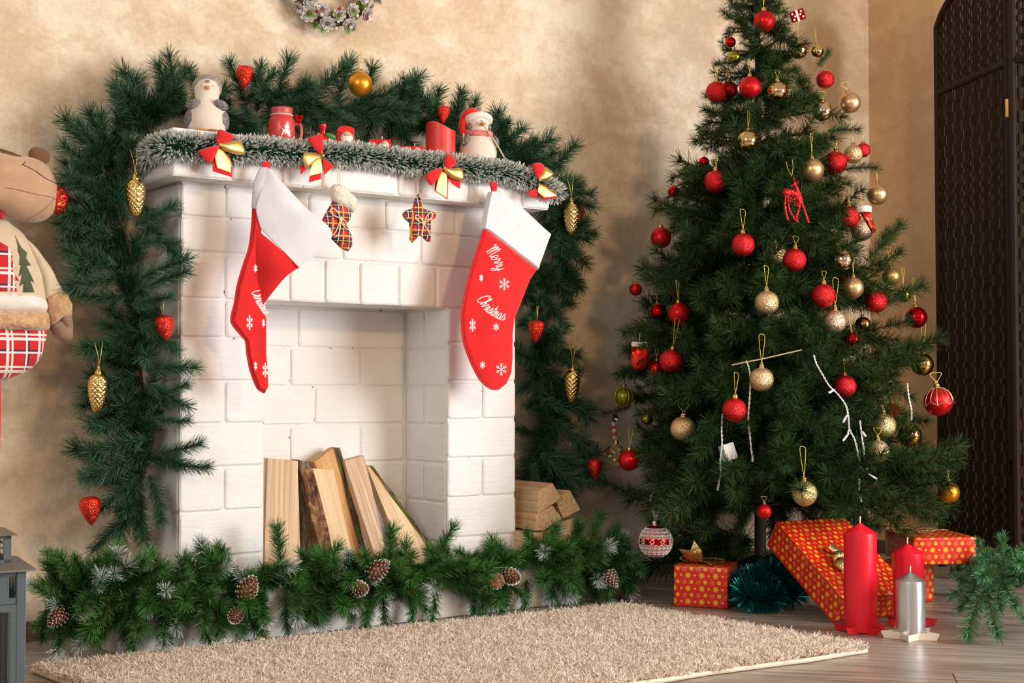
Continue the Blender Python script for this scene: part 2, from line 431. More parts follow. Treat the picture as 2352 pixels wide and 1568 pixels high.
# ------------------------------------------------------------------ needles
def blades(P, Dn, L, W, mat_i, tint, frost=None, tip=.45):
    """arrays -> one quad per blade"""
    n = len(P); Dn = Dn/np.linalg.norm(Dn, axis=1, keepdims=True)
    r = rng.normal(size=(n, 3)); S = np.cross(Dn, r); S /= np.linalg.norm(S, axis=1, keepdims=True)
    L = np.broadcast_to(L, (n,))[:, None]; W = np.broadcast_to(W, (n,))[:, None]
    a = P-S*W/2; b = P+S*W/2; c = P+Dn*L+S*W*tip/2; d = P+Dn*L-S*W*tip/2
    V = np.stack([a, b, c, d], 1).reshape(-1, 3)
    T = np.repeat(np.broadcast_to(tint, (n,)), 4)
    Fr = np.zeros(n*4) if frost is None else frost
    return V, T, Fr, np.full(n, mat_i)
def blade_mesh(name, parts, mats, extra=None):
    """parts: list of blades() results"""
    V = np.concatenate([p[0] for p in parts]); T = np.concatenate([p[1] for p in parts]); Fr = np.concatenate([p[2] for p in parts]); Mi = np.concatenate([p[3] for p in parts])
    nq = len(V)//4; ev, ef, em = ([], [], []) if extra is None else (extra.v, extra.f, extra.m)
    me = bpy.data.meshes.new(name)
    nv = len(V)+len(ev); loops = [len(f) for f in ef]
    me.vertices.add(nv); co = np.concatenate([V.reshape(-1), np.array(ev, float).reshape(-1)]) if len(ev) else V.reshape(-1)
    me.vertices.foreach_set('co', co.astype(np.float32))
    idx = np.concatenate([np.arange(nq*4), np.array([i+nq*4 for f in ef for i in f], int)]) if ef else np.arange(nq*4)
    sizes = np.concatenate([np.full(nq, 4), np.array(loops, int)]) if ef else np.full(nq, 4)
    starts = np.concatenate([[0], np.cumsum(sizes)[:-1]])
    me.loops.add(len(idx)); me.loops.foreach_set('vertex_index', idx.astype(np.int32))
    me.polygons.add(len(sizes)); me.polygons.foreach_set('loop_start', starts.astype(np.int32))
    try: me.polygons.foreach_set('loop_total', sizes.astype(np.int32))
    except Exception: pass
    me.polygons.foreach_set('material_index', np.concatenate([Mi, np.array(em, int)]).astype(np.int32) if ef else Mi.astype(np.int32))
    for nm, arr in (('tint', T), ('frost', Fr)):
        at_ = me.attributes.new(nm, 'FLOAT', 'POINT'); at_.data.foreach_set('value', np.concatenate([arr, np.zeros(len(ev))]).astype(np.float32))
    for m in mats: me.materials.append(m)
    me.update(calc_edges=True); me.validate(); return me

def brush(axis, per_m, nl, ang=(35, 75), w=.0013, tint=(0, 1), frost_tip=0.0, start=.0, brown=.12, tipburst=30):
    """bottle-brush needles round a polyline axis"""
    A = np.array([tuple(p) for p in axis]); seg = np.linalg.norm(np.diff(A, axis=0), axis=1); cum = np.concatenate([[0], np.cumsum(seg)]); Lt = cum[-1]
    n = max(8, int(per_m*Lt*(1-start))); t = np.sort(rng.uniform(start*Lt, Lt, n))
    if tipburst: t = np.concatenate([t, np.full(tipburst, Lt)]); n += tipburst
    P = np.stack([np.interp(t, cum, A[:, k]) for k in range(3)], 1)
    i = np.clip(np.searchsorted(cum, t)-1, 0, len(seg)-1); Tn = np.diff(A, axis=0)[i]; Tn /= np.linalg.norm(Tn, axis=1, keepdims=True)
    r = rng.normal(size=(n, 3)); S = np.cross(Tn, r); S /= np.linalg.norm(S, axis=1, keepdims=True)
    th = np.radians(rng.uniform(ang[0], ang[1], n)); 
    if tipburst: th[-tipburst:] = np.radians(rng.uniform(8, 66, tipburst))
    Dn = Tn*np.cos(th)[:, None]+S*np.sin(th)[:, None]
    L = nl*rng.uniform(.75, 1.12, n)
    tn = np.clip(rng.uniform(tint[0], tint[1], n), 0, 1)
    if frost_tip > 0:
        f = np.clip((t/Lt-(1-frost_tip))/frost_tip*1.5, 0, 1)*(rng.uniform(0, 1, n) < .9)
        fr = np.stack([f*.15, f*.15, f, f], 1).reshape(-1)
    else: fr = None
    out = [blades(P, Dn, L, w, 0, tn, fr)]
    nb = int(n*brown)
    if nb:
        k = rng.integers(0, n, nb); out.append(blades(P[k], Tn[k]*.8+S[k]*.6, .009, .0022, 1, .5))
    return out
def sprig_mesh(name, L, nl, per_m, nmat, frost=0.0, bend=.12, w=.0013, ang=(35, 75), tint=(0, 1), brown=.12):
    k = rng.normal(size=2)*bend*L
    axis = [(k[0]*(t*t), k[1]*(t*t), L*t) for t in np.linspace(0, 1, 7)]
    tw = MB().tube(axis, [.0016]*6+[.0008], 4, 1)
    return blade_mesh(name, brush(axis, per_m, nl, ang, w, tint, frost, 0, brown), [nmat, MTWIG], tw)
def limb_mesh(name, L, nl, per_m, nmat, side=5, sideL=.16, tint=(0, 1), droop=.0):
    k = rng.normal()*.05*L; k2 = rng.normal()*.04*L
    f = lambda t: Vector((k*t*t, k2*t*t-droop*L*t*t, L*t))
    axis = [f(t) for t in np.linspace(0, 1, 9)]
    parts_ = brush(axis, per_m, nl, (38, 72), .0016, tint, 0, .12, .14)
    tw = MB().tube(axis, [.003]*8+[.0012], 4, 1)
    for s in range(side):
        t = .22+.62*(s+rng.uniform(-.2, .2))/max(1, side-1); b = f(t); sg = 1 if s % 2 else -1
        a = math.radians(rng.uniform(30, 50)); d = Vector((sg*math.sin(a), rng.normal()*.25, math.cos(a))).normalized()
        l = sideL*(1.1-.45*t)*rng.uniform(.85, 1.15)
        ax = [b+d*(l*u)+Vector((0, 0, .18*l*u*u)) for u in np.linspace(0, 1, 5)]
        parts_ += brush(ax, per_m, nl, (38, 70), .0016, tint, 0, .05, .14)
        tw.tube(ax, .0014, 4, 1)
    return blade_mesh(name, parts_, [nmat, MTWIG], tw)
def aim(o, base, tip, L, roll=None, parent_loc=Vector()):
    base = Vector(base); tip = Vector(tip); d = tip-base; s = d.length/L
    q = d.to_track_quat('Z', 'Y'); q = q @ Euler((0, 0, random.uniform(0, 6.28) if roll is None else roll)).to_quaternion()
    o.rotation_mode = 'QUATERNION'; o.rotation_quaternion = q; o.location = base-parent_loc; o.scale = (s, s, s)
    return o

# ================================================================== STRUCTURE
DWALL = .222; XWALL = 2.535
def slab(name, x0, x1, y0, y1, z0, z1, mat):
    return struct(part(name, MB().box(x0, x1, y0, y1, z0, z1), mat, smooth=False))
slab('wall_back', -4.2, XWALL, DWALL, DWALL+.1, -.02, 2.75, MW)
slab('wall_right', XWALL, XWALL+.1, -1.9, DWALL+.1, -.02, 2.75, MWR)
MBASE = M('brown_baseboard', (.15, .085, .05), .5)
slab('baseboard_back', -4.2, -.158, DWALL-.014, DWALL, 0, .042, MBASE)
slab('baseboard_back.001', 1.06, XWALL, DWALL-.014, DWALL, 0, .042, MBASE)
slab('baseboard_right', XWALL-.014, XWALL, -1.9, DWALL-.014, 0, .042, MBASE)

# floor: laminate planks laid diagonally to the wall
def plank_mat():
    m, nt, b = newmat('grey_brown_laminate'); setp(b, rough=.34, spec=.5)
    co = coords(nt, 'Object')
    oi = nt.nodes.new('ShaderNodeObjectInfo'); vm = nt.nodes.new('ShaderNodeVectorMath'); vm.operation = 'ADD'
    sc = nt.nodes.new('ShaderNodeVectorMath'); sc.operation = 'SCALE'; nt.links.new(oi.outputs['Location'], sc.inputs[0]); sc.inputs['Scale'].default_value = 3.7
    nt.links.new(co, vm.inputs[0]); nt.links.new(sc.outputs[0], vm.inputs[1])
    g = noise_tex(nt, mapping(nt, vm.outputs[0], (1.6, 26, 1)), 2.2, 6, .62, .6)
    g2 = noise_tex(nt, mapping(nt, vm.outputs[0], (.8, 5, 1)), 2.0, 3)
    f = X(nt, g)*.65+X(nt, g2)*.35
    c = ramp(nt, f.s, [(.34, (.15, .12, .10)), (.47, (.29, .25, .22)), (.6, (.43, .385, .35))])
    nt.links.new(c, b.inputs['Base Color']); bump(nt, b, g, .15, .001)
    nt.links.new(ramp(nt, g, [(.3, (.42,)*3), (.7, (.27,)*3)]), b.inputs['Roughness']); return m
MPL = plank_mat()
floor = struct(part('floor', MB().box(-4.2, XWALL+.1, -4.6, DWALL+.1, -.03, -.0035), M('floor_gap', (.05, .035, .025), .8), smooth=False))
ang = math.radians(90+41.5); ux = Vector((math.cos(ang), math.sin(ang), 0)); uy = Vector((-ux.y, ux.x, 0)); org = Vector((1.5, -1.2, 0))
def clip(poly, n, d):
    out = []
    for k in range(len(poly)):
        a, b = poly[k], poly[(k+1) % len(poly)]; da, db = a.dot(n)-d, b.dot(n)-d
        if da <= 0: out.append(a)
        if da*db < 0: out.append(a.lerp(b, da/(da-db)))
    return out
for j in range(-16, 18):
    for i in range(-4, 5):
        c = org+uy*(j*.193)+ux*(i*1.283+(j*.47 % 1.283))
        pl = [c+ux*a+uy*b for a, b in ((-.6405, -.0956), (.6405, -.0956), (.6405, .0956), (-.6405, .0956))]
        for n_, d_ in ((Vector((1, 0, 0)), XWALL-.002), (Vector((0, 1, 0)), DWALL-.002), (Vector((-1, 0, 0)), 2.2), (Vector((0, -1, 0)), 3.2)):
            if pl: pl = clip(pl, n_, d_)
        if len(pl) < 3: continue
        mid = sum(pl, Vector())/len(pl)
        loc_ = [(q-c) for q in pl]; R2 = Matrix.Rotation(-ang, 3, 'Z'); loc_ = [R2 @ q for q in loc_]; cc = sum(loc_, Vector())/len(loc_)
        n = len(loc_); V = [q+Vector((0, 0, -.010)) for q in loc_]+[q+Vector((0, 0, -.0010)) for q in loc_]+[q+(cc-q).normalized()*.0012 for q in loc_]
        F = [(k, (k+1) % n, n+(k+1) % n, n+k) for k in range(n)]+[(n+k, n+(k+1) % n, 2*n+(k+1) % n, 2*n+k) for k in range(n)]+[tuple(2*n+k for k in range(n))]
        p = part('plank', MB().add(V, F), MPL, floor, smooth=False); p.location = c; p.rotation_euler = (0, 0, ang)

# ================================================================== FIREPLACE
W = .9; OX1, OX2, OZ, OD = .2027, .6923, .742, .1975; ZB, ZT = .995, 1.097; SL = .11
fp = thing('fireplace', 'white painted brick mock fireplace with an open hearth and mantel shelf against the beige wall', 'fireplace', (.45, .08, 0))
core = MB(); e = .004
core.box(e, OX1-.001, e, DWALL, SL-.01, ZB); core.box(OX2+.003, W-e, e, DWALL, SL-.01, ZB)
core.box(OX1-.001, OX2+.003, e, DWALL, OZ+.003, ZB); core.box(OX1-.001, OX2+.003, OD, DWALL, SL-.01, OZ+.003)
part('mortar_body', core, MMO, fp, True, smooth=False, fix=False)
def brick(parent, o, u, v, n, w, h, d, name='brick', rad=.008):
    """brick face at o (lower corner) spanned by u (width) and v (height), standing d out along n"""
    o = Vector(o); u = Vector(u); v = Vector(v); n = Vector(n); j = lambda a=.0012: random.uniform(-a, a)
    def outl(ins, r):
        pts = []
        for cx, cy, a0 in ((ins+r, ins+r, 180), (w-ins-r, ins+r, 270), (w-ins-r, h-ins-r, 0), (ins+r, h-ins-r, 90)):
            for a in (a0, a0+45, a0+90):
                pts.append((cx+r*math.cos(math.radians(a)), cy+r*math.sin(math.radians(a))))
        return pts
    r = min(rad, w/3, h/3); tilt = (j(.0008), j(.0008)); mb = MB(); V = []
    for ins, dd in ((0, -.012), (.0006, d*.45), (.0042, d)):
        for (a, b) in outl(ins, r): V.append(o+u*(a+j(.0006))+v*(b+j(.0006))+n*(dd+(tilt[0]*a/w+tilt[1]*b/h if dd > 0 else 0)))
    F = [(q*12+k, q*12+(k+1) % 12, (q+1)*12+(k+1) % 12, (q+1)*12+k) for q in range(2) for k in range(12)]+[tuple(24+k for k in range(12))]
    mb.add(V, F); me = mb.mesh('brick', False)
    if (V[25]-V[24]).cross(V[30]-V[24]).dot(n) < 0: me.flip_normals()
    me.materials.append(MBR)
    ob = put(name, me, parent, False); 
    ob.matrix_parent_inverse = Matrix.Translation(-Vector(fp.location)) if parent is fp else Matrix.Identity(4)
    return ob
rows = [SL, .180, .278, .374, .469, .563, .657, .742, .844, .921, ZB]
g = .0035; UX = (1, 0, 0); UZ = (0, 0, 1); NF = (0, -1, 0)
for k in range(len(rows)-1):
    z0, z1 = rows[k]+g/2, rows[k+1]-g/2; h = z1-z0
    def row(xs, y=e, **kw):
        for a, b in zip(xs[:-1], xs[1:]): brick(fp, (a+g/2, y, z0), UX, UZ, NF, b-a-g, h, .0045)
    if k < 7:
        row([0, .104+random.uniform(-.004, .004), OX1] if k % 2 == 0 else [0, OX1])
        row([OX2, .796, W] if k % 2 == 0 else [OX2, W])
        if k < 7:   # back of the opening and its right reveal
            zz0, zz1 = max(SL, rows[k]-.012)+g/2, min(OZ, rows[k+1]-(.012 if k < 6 else 0))-g/2
            xs = [OX1, .432, OX2-.004] if k % 2 == 0 else [OX1, .365, .56, OX2-.004]
            if k == 6: xs = [OX1, .385, OX2-.004]
            for a, b in zip(xs[:-1], xs[1:]): brick(fp, (a+g/2, OD, zz0), UX, UZ, NF, b-a-g, zz1-zz0, .0035)
            ys = [.008, OD-.006] if k % 2 else [.008, .11, OD-.006]
            for a, b in zip(ys[:-1], ys[1:]): brick(fp, (OX2+.003, a+g/2, zz0), (0, 1, 0), UZ, (-1, 0, 0), b-a-g, zz1-zz0, .003)
    elif k == 7: row([0, .104, .262, .352, .445, .552, .66, .795, W])
    elif k == 8: row([0, .19, .40, .615, .80, W])
    else: row([0, .105, .31, .515, .715, W])
    ys = [.006, .21] if k % 2 else [.006, .105, .212]
    for a, b in zip(ys[:-1], ys[1:]): brick(fp, (e, a+g/2, z0), (0, 1, 0), UZ, (-1, 0, 0), b-a-g, h, .0045)
MX0, MX1, MY = -.0515, W+.052, -.0727
ms = part('mantel_shelf', MB().box(MX0+.004, MX1-.004, MY+.004, DWALL, ZB, ZT), MMO, fp, True, smooth=False)
xs = [MX0, .085, .205, .305, .505, .705, .865, MX1]
for a, b in zip(xs[:-1], xs[1:]): 
    bk = brick(ms, (a+g/2, MY+.004, ZB+.001), UX, UZ, NF, b-a-g, ZT-ZB-.002, .005, rad=.007)
bk = brick(ms, (MX0+.004, MY+.006, ZB+.001), (0, 1, 0), UZ, (-1, 0, 0), DWALL-MY-.01, ZT-ZB-.002, .004, rad=.007)
sm = MB(); x0, x1, y0, y1 = -.156, 1.058, -.060, DWALL
pts = [(x0, y0), (x1, y0), (x1, y1), (x0, y1)]; sm.prism([(a, b, .0) for a, b in pts], (0, 0, SL))
part('hearth_slab', sm, MMO, fp, True, smooth=False, bevel=.006)

# ================================================================== FIREWOOD
def hexa(c, sub=10, amp=.0015, matf=None, seed=0):
    """c: 8 corners, first four the bottom end (front-left, front-right, back-right, back-left), then the top end"""
    mb = MB(); C = [Vector(p) for p in c]; per = 6; V = []; mb.grain = []; LN = (C[4]-C[0]).length
    for i in range(sub+1):
        t = i/sub; q = [C[k].lerp(C[k+4], t) for k in range(4)]
        for k in range(4):
            for m_ in range(per):
                p = q[k].lerp(q[(k+1) % 4], m_/per)
                nv = noise.noise_vector(Vector((m_*.9+k*7+seed*13, t*4.5, seed*3.1)))
                V.append(p+nv*amp*(1.0 if 0 < i < sub else .35)); d_ = p-q[0]; mb.grain.append((d_.x+seed*.37, d_.y+d_.z*.3, t*LN))
    n = 4*per
    for i in range(sub):
        for k in range(n): mb.add([], [], 0)
    F = []; Mi = []
    for i in range(sub):
        for k in range(n): F.append((i*n+k, i*n+(k+1) % n, (i+1)*n+(k+1) % n, (i+1)*n+k))
    F += [tuple(range(n-1, -1, -1)), tuple(sub*n+k for k in range(n))]
    return mb.add(V, F)
def log(label, px, Yb, Yt, th, mat, bark=None, amp=.0014, seed=0, dx=0.0):
    """px: bl, br, tr, tl as seen; front face runs from Yb at the foot to Yt at the top"""
    bl, br, tr, tl = px; base = at(*((bl[0]+br[0])/2, (bl[1]+br[1])/2), Y=Yb)
    F = [at(*bl, Y=Yb), at(*br, Y=Yb), at(*tr, Y=Yt), at(*tl, Y=Yt)]
    for i in (0, 1):   # let the foot run on down to the slab
        a, b = (F[0], F[3]) if i == 0 else (F[1], F[2]); t = (a.z-SL-.001)/(b.z-a.z); F[i] = a-(b-a)*t
    bk = Vector((dx, th, 0))
    t = thing('firewood_log', label, 'log', ((F[0].x+F[1].x)/2, (F[0].y+F[1].y)/2, SL), group='split logs in the hearth opening')
    c = [F[0], F[1], F[1]+bk, F[0]+bk, F[3], F[2], F[2]+bk, F[3]+bk]
    part('split_wood', hexa(c, amp=amp, seed=seed), mat, t, True, smooth=False)
    if bark:
        side, w, bm_ = bark   # side 'l'/'r': a slab of bark along that edge
        if side == 'r': q = [F[1]-Vector((.002, .004, 0)), F[1]+Vector((w, 0, 0)), F[1]+bk+Vector((w*.6, 0, 0)), F[1]+bk, F[2]-Vector((.002, .004, 0)), F[2]+Vector((w*.7, 0, 0)), F[2]+bk+Vector((w*.5, 0, 0)), F[2]+bk]
        else: q = [F[0]-Vector((w, 0, 0)), F[0]+Vector((.002, -.004, 0)), F[0]+bk, F[0]+bk-Vector((w*.7, 0, 0)), F[3]-Vector((w, 0, 0)), F[3]+Vector((.002, -.004, 0)), F[3]+bk, F[3]+bk-Vector((w*.7, 0, 0))]
        part('bark', hexa(q, 18, .005, seed=seed+5), bm_, t, True, smooth=False)
    return t
log('broad pale split log standing at the far end of the row', [(607, 1305), (690, 1300), (684, 1058), (615, 1052)], .022, .120, .05, MWD1, seed=1)
log('narrow grey bark covered log beside the broad pale one', [(700, 1300), (738, 1295), (708, 1062), (688, 1056)], .060, .135, .040, MBK2, None, .004, 2)
log('split log with a thick strip of flaky brown bark', [(768, 1292), (812, 1285), (765, 1078), (716, 1076)], .018, .105, .045, MWD3, ('l', .030, MBK1), seed=3)
log('tallest log, orange wood with mossy bark edge, standing behind the others', [(800, 1262), (826, 1262), (770, 1028), (722, 1060)], .070, .140, .03, MWD4, ('r', .017, MBK3), seed=4)
log('grooved pinkish board of wood leaning in the middle', [(866, 1290), (890, 1278), (836, 1046), (791, 1058)], .008, .118, .022, MWD2, amp=.001, seed=6)
log('yellowish split log leaning furthest with bark down one edge', [(935, 1300), (985, 1255), (851, 1070), (844, 1072)], .045, .150, .03, MWD3, ('r', .010, MBK3), seed=7)

def stacked(label, pts, Ye, zdrop=0, seed=0, ln=None, dx=.0):
    """pts: outline of the sawn end as seen; the log runs back to the wall"""
    P = [at(x, y, Y=Ye) for x, y in pts]; c = sum(P, Vector())/len(P); ln = ln or (DWALL-.006-Ye)
    t = thing('firewood_log', label, 'log', (c.x, c.y, min(p.z for p in P)), group='short split logs stacked beside the fireplace')
    mb = MB(); n = len(P); S = 4; V = []
    for i in range(S+1):
        for p in P: V.append(p+Vector((dx, ln, 0))*(i/S)+noise.noise_vector(p*30+Vector((seed, i, 0)))*.0012)
    F = [(i*n+k, i*n+(k+1) % n, (i+1)*n+(k+1) % n, (i+1)*n+k) for i in range(S) for k in range(n)]+[tuple(range(n-1, -1, -1)), tuple(S*n+k for k in range(n))]
    part('split_wood', mb.add(V, F), MWDY, t, True, smooth=False, bevel=.0012); return t
stacked('large split log on top of the stack, its sawn end dark stained', [(1236.5, 1127), (1269.6, 1109), (1287.5, 1141), (1276, 1154), (1236.5, 1180)], -.03, seed=1)
stacked('small square split log tilted at the outer side of the stack', [(1278, 1151), (1309, 1126), (1333, 1170), (1295, 1191)], -.02, seed=2)
stacked('long split log wedged in under the top one', [(1231, 1183), (1269.6, 1160), (1292, 1190), (1263, 1209), (1249, 1218), (1231, 1218)], -.03, seed=3)
stacked('split log at the outer side under the small square one', [(1278, 1202), (1320, 1190), (1323, 1206), (1314, 1255), (1284, 1262)], -.018, seed=4)
stacked('stub of a split log with a bright end low in the stack', [(1252, 1222), (1281, 1211), (1281, 1262), (1253, 1266)], -.028, seed=5)
stacked('lowest log of the stack, half hidden by the green garland', [(1196, 1222), (1247, 1222), (1249, 1271), (1198, 1270)], -.03, seed=6)

# ================================================================== GREENERY
def garland(name, label, cat_loc, stem, stem_r, meshes, L, tips, nrand, spread, reach, ysq=.6, biasY=-.25, group=None, ymax=.2, stemmat=MTWIG, keep=None, zmin=.004):
    g_ = thing(name, label, 'garland', cat_loc); st = smooth_path(stem, 8)
    part('stem_wire', MB().tube(st, stem_r, 6), stemmat, g_, True)
    loc = Vector(cat_loc)
    def add(b, t):
        o = put('branch', random.choice(meshes), g_); aim(o, b, t, L, parent_loc=loc); return o
    for b, t in tips: add(b, t)
    made = 0; tries = 0
    while made < nrand and tries < nrand*8:
        tries += 1; i = (made*len(st)/nrand+random.uniform(-1, 1)); i = int(max(0, min(len(st)-1, i))); b = st[i]
        tg = (st[min(i+1, len(st)-1)]-st[max(i-1, 0)]).normalized()
        d = Vector((random.gauss(0, 1), random.gauss(0, ysq)+biasY, random.gauss(0, 1)))+tg*random.uniform(-.3, .8)
        d.normalize(); t = b+d*reach*random.uniform(.75, 1.1)
        if t.y > ymax or t.z < zmin or (keep and not keep(b, t)): continue
        add(b, t); made += 1
    return g_
AS = [sprig_mesh('pine_branch', .17, .050, 2700, MN_ARCH, bend=.10, w=.0021, ang=(34, 62), brown=.14) for _ in range(6)]
YL = .10
arch_px = [(300, 1185, .10), (305, 1080, .10), (330, 960, .10), (320, 830, .10), (310, 700, .09), (300, 580, .09), (265, 470, .09), (250, 370, .12), (320, 290, .13), (440, 245, .13), (560, 235, .13), (700, 235, .13), (850, 255, .13), (980, 285, .13), (1100, 335, .13), (1210, 395, .13), (1275, 450, .12), (1275, 560, .13), (1250, 680, .14), (1235, 800, .14), (1245, 920, .14), (1265, 1010, .14), (1290, 1075, .14)]
arch = [at(x, y, Y=Y) for x, y, Y in arch_px]
def T(bx, by, bY, tx, ty, tY): return (at(bx, by, Y=bY), at(bx, by, Y=bY).lerp(at(tx, ty, Y=tY), .88))
arch_tips = [T(400, 270, .14, 375, 135, .12), T(470, 250, .15, 430, 150, .12), T(330, 300, .12, 265, 175, .10), T(350, 330, .10, 290, 200, .05), T(250, 380, .08, 175, 275, .08), T(240, 400, .08, 128, 335, .08), T(250, 430, .06, 130, 420, .05), T(250, 470, .06, 140, 395, .02), T(260, 540, .06, 138, 510, .05), T(270, 610, .05, 140, 590, .05), T(280, 640, .05, 142, 655, .05), T(290, 680, .06, 170, 700, .06),
 T(320, 760, .05, 205, 790, .05), T(310, 820, .05, 200, 770, .02), T(310, 860, .06, 178, 890, .06), T(300, 930, .05, 185, 900, .02), T(310, 960, .05, 215, 990, .04), T(340, 1010, .04, 192, 1035, .04), T(340, 1040, .04, 190, 1095, .03), T(320, 1090, .05, 215, 1160, .05), T(310, 1100, .05, 285, 1245, .05), T(340, 1090, .03, 395, 1200, -.02), T(320, 1130, .05, 330, 1240, .03),
 T(380, 1060, -.01, 484, 1085, -.05), T(360, 1040, -.01, 470, 1030, -.045), T(350, 960, -.01, 437, 980, -.04), T(340, 900, -.01, 440, 900, -.04), T(330, 850, -.01, 455, 825, -.045), T(340, 880, -.02, 430, 950, -.04), T(320, 740, -.01, 420, 800, -.04), T(320, 660, -.01, 438, 630, -.04), T(320, 640, -.01, 430, 580, -.03), T(310, 560, .0, 410, 540, -.03), T(310, 520, .0, 405, 460, -.03), T(300, 700, .0, 400, 690, -.03), T(330, 500, .03, 400, 590, -.03),
 T(560, 250, .15, 545, 130, .12), T(590, 260, .14, 590, 140, .12), T(640, 250, .14, 640, 122, .12), T(700, 260, .14, 770, 130, .12), T(770, 260, .14, 800, 125, .12), T(830, 270, .14, 845, 145, .12), T(720, 280, .12, 690, 175, .10), T(900, 290, .14, 950, 160, .12), T(860, 280, .14, 930, 200, .10), T(980, 310, .14, 1010, 195, .12), T(1020, 320, .14, 1050, 215, .12), T(1060, 340, .14, 1160, 265, .12), T(1110, 350, .12, 1165, 290, .10), T(1130, 370, .12, 1262, 335, .10), T(1160, 390, .10, 1250, 360, .08),
 T(1230, 420, .10, 1335, 405, .10), T(1240, 440, .10, 1340, 430, .09), T(1250, 480, .10, 1330, 480, .08), T(1250, 530, .12, 1345, 570, .10), T(1250, 560, .10, 1330, 590, .08), T(1240, 600, .12, 1310, 690, .10), T(1250, 680, .12, 1305, 760, .10), T(1250, 760, .12, 1325, 830, .10), T(1250, 850, .12, 1362, 945, .10), T(1240, 920, .10, 1330, 960, .08), T(1260, 960, .12, 1375, 1025, .10), T(1270, 1040, .12, 1372, 1125, .10), T(1240, 1040, .10, 1330, 1140, .08), T(1230, 1060, .08, 1225, 1120, .06)]
def keep_arch(b, t):
    # leave the shelf top and brick front free, stay outside the masonry
    for u in (.4, .7, 1.0):
        p = b.lerp(t, u)
        if MX0-.01 < p.x < MX1+.01 and p.z < ZT+.012 and p.z > ZB-.03: return False
        if -.015 < p.x < W+.008 and p.z < ZB+.01 and p.y > -.03: return False
    x, y, _ = pix(t)
    if x < 122 or y < 120 or x > 1380: return False
    if 425 < x < 1150 and y < 165: return False
    if x > 372 and x < 1190 and y > 440: return False
    return True
garland('pine_garland', 'dark green pine garland arching over the mantel and hanging down both sides of the fireplace', (at(300, 1185, Y=.1).x, .10, .30), arch, .004, AS, .17, arch_tips, 205, .1, .125, .5, -.10, ymax=.165, keep=keep_arch)

HS = [sprig_mesh('frosted_branch', .13, .034, 2900, MN_HEARTH, frost=.18, bend=.15, w=.0019, ang=(28, 60), tint=(0, 1), brown=.03) for _ in range(2)] + \
     [sprig_mesh('plain_branch', .13, .036, 2900, MN_HEARTH, frost=.0, bend=.15, w=.0019, ang=(28, 60), tint=(.1, 1), brown=.03) for _ in range(6)]
h_px = [(105, 1400, .02), (180, 1350, -.02), (270, 1350, -.06), (380, 1350, -.075), (500, 1345, -.075), (640, 1330, -.075), (780, 1335, -.075), (900, 1325, -.075), (1020, 1310, -.075), (1150, 1300, -.075), (1260, 1290, -.07), (1340, 1275, -.06), (1410, 1285, -.06), (1450, 1310, -.06)]
hearth = [at(x, y, Y=Y) for x, y, Y in h_px]
def H(bx, by, tx, ty, Yt=-.11): return (at(bx, by, Y=-.08), at(tx, ty, Y=Yt))
h_tips = [H(180, 1360, 145, 1275), H(250, 1350, 235, 1272), H(290, 1350, 330, 1300), H(390, 1350, 345, 1285), H(480, 1350, 440, 1265), H(490, 1350, 430, 1275), H(510, 1350, 478, 1275), H(650, 1320, 633, 1222), H(640, 1350, 595, 1300), H(720, 1340, 705, 1265), H(830, 1320, 795, 1258), H(900, 1330, 885, 1228), H(960, 1320, 935, 1270), H(1000, 1300, 1018, 1208), H(1040, 1310, 1020, 1245), H(1180, 1300, 1125, 1235), H(1100, 1310, 1060, 1262), H(1240, 1300, 1215, 1250), H(1300, 1280, 1330, 1205), H(1350, 1270, 1372, 1178, -.05), H(1390, 1270, 1412, 1200, -.06), H(1400, 1280, 1440, 1235), H(1420, 1310, 1460, 1335),
 H(170, 1400, 110, 1490), H(230, 1400, 190, 1490), H(160, 1390, 82, 1355), H(150, 1400, 90, 1430), H(290, 1390, 235, 1465), H(330, 1390, 320, 1490), H(420, 1380, 402, 1490), H(460, 1380, 478, 1488), H(560, 1380, 520, 1450), H(580, 1390, 605, 1480), H(660, 1360, 640, 1450), H(690, 1360, 722, 1440), H(800, 1350, 788, 1425), H(850, 1360, 850, 1445), H(880, 1360, 885, 1445), H(950, 1350, 952, 1432), H(1000, 1340, 1002, 1425), H(1080, 1330, 1100, 1410), H(1150, 1330, 1160, 1402), H(1210, 1330, 1205, 1412), H(1260, 1330, 1270, 1385), H(1300, 1330, 1305, 1398), H(1370, 1310, 1392, 1385), H(1330, 1320, 1340, 1380),
 H(270, 1370, 212, 1422, -.17), H(360, 1350, 318, 1378, -.17), H(430, 1360, 395, 1360, -.18), H(590, 1360, 610, 1395, -.18), H(800, 1320, 790, 1345, -.18), H(930, 1330, 925, 1330, -.18), H(1250, 1320, 1235, 1325, -.17), H(1290, 1290, 1310, 1300, -.17), H(1270, 1290, 1275, 1255, -.16), H(1330, 1260, 1325, 1215, -.14), H(850, 1310, 845, 1295, -.17), H(1140, 1350, 1130, 1370, -.17), H(990, 1290, 992, 1280, -.17), H(1165, 1290, 1160, 1275, -.15)]
def keep_h(b, t):
    for u in (.5, .8, 1.0):
        p = b.lerp(t, u)
        if -.17 < p.x < 1.06 and p.y > -.066 and p.z < SL+.01: return False
    x, y, _ = pix(t); return y > 1262+(-35 if x > 1200 else 0) and y < 1505-(x-100)*.10 and x > 70 and x < 1462 and t.y > -.2
hg = garland('frosted_garland', 'green pine garland with snow frosted tips and pine cones draped along the hearth', (at(640, 1330, Y=-.075).x, -.075, 0), hearth, .004, HS, .13, h_tips, 222, .1, .115, .8, -.35, ymax=.02, keep=keep_h, zmin=.03)

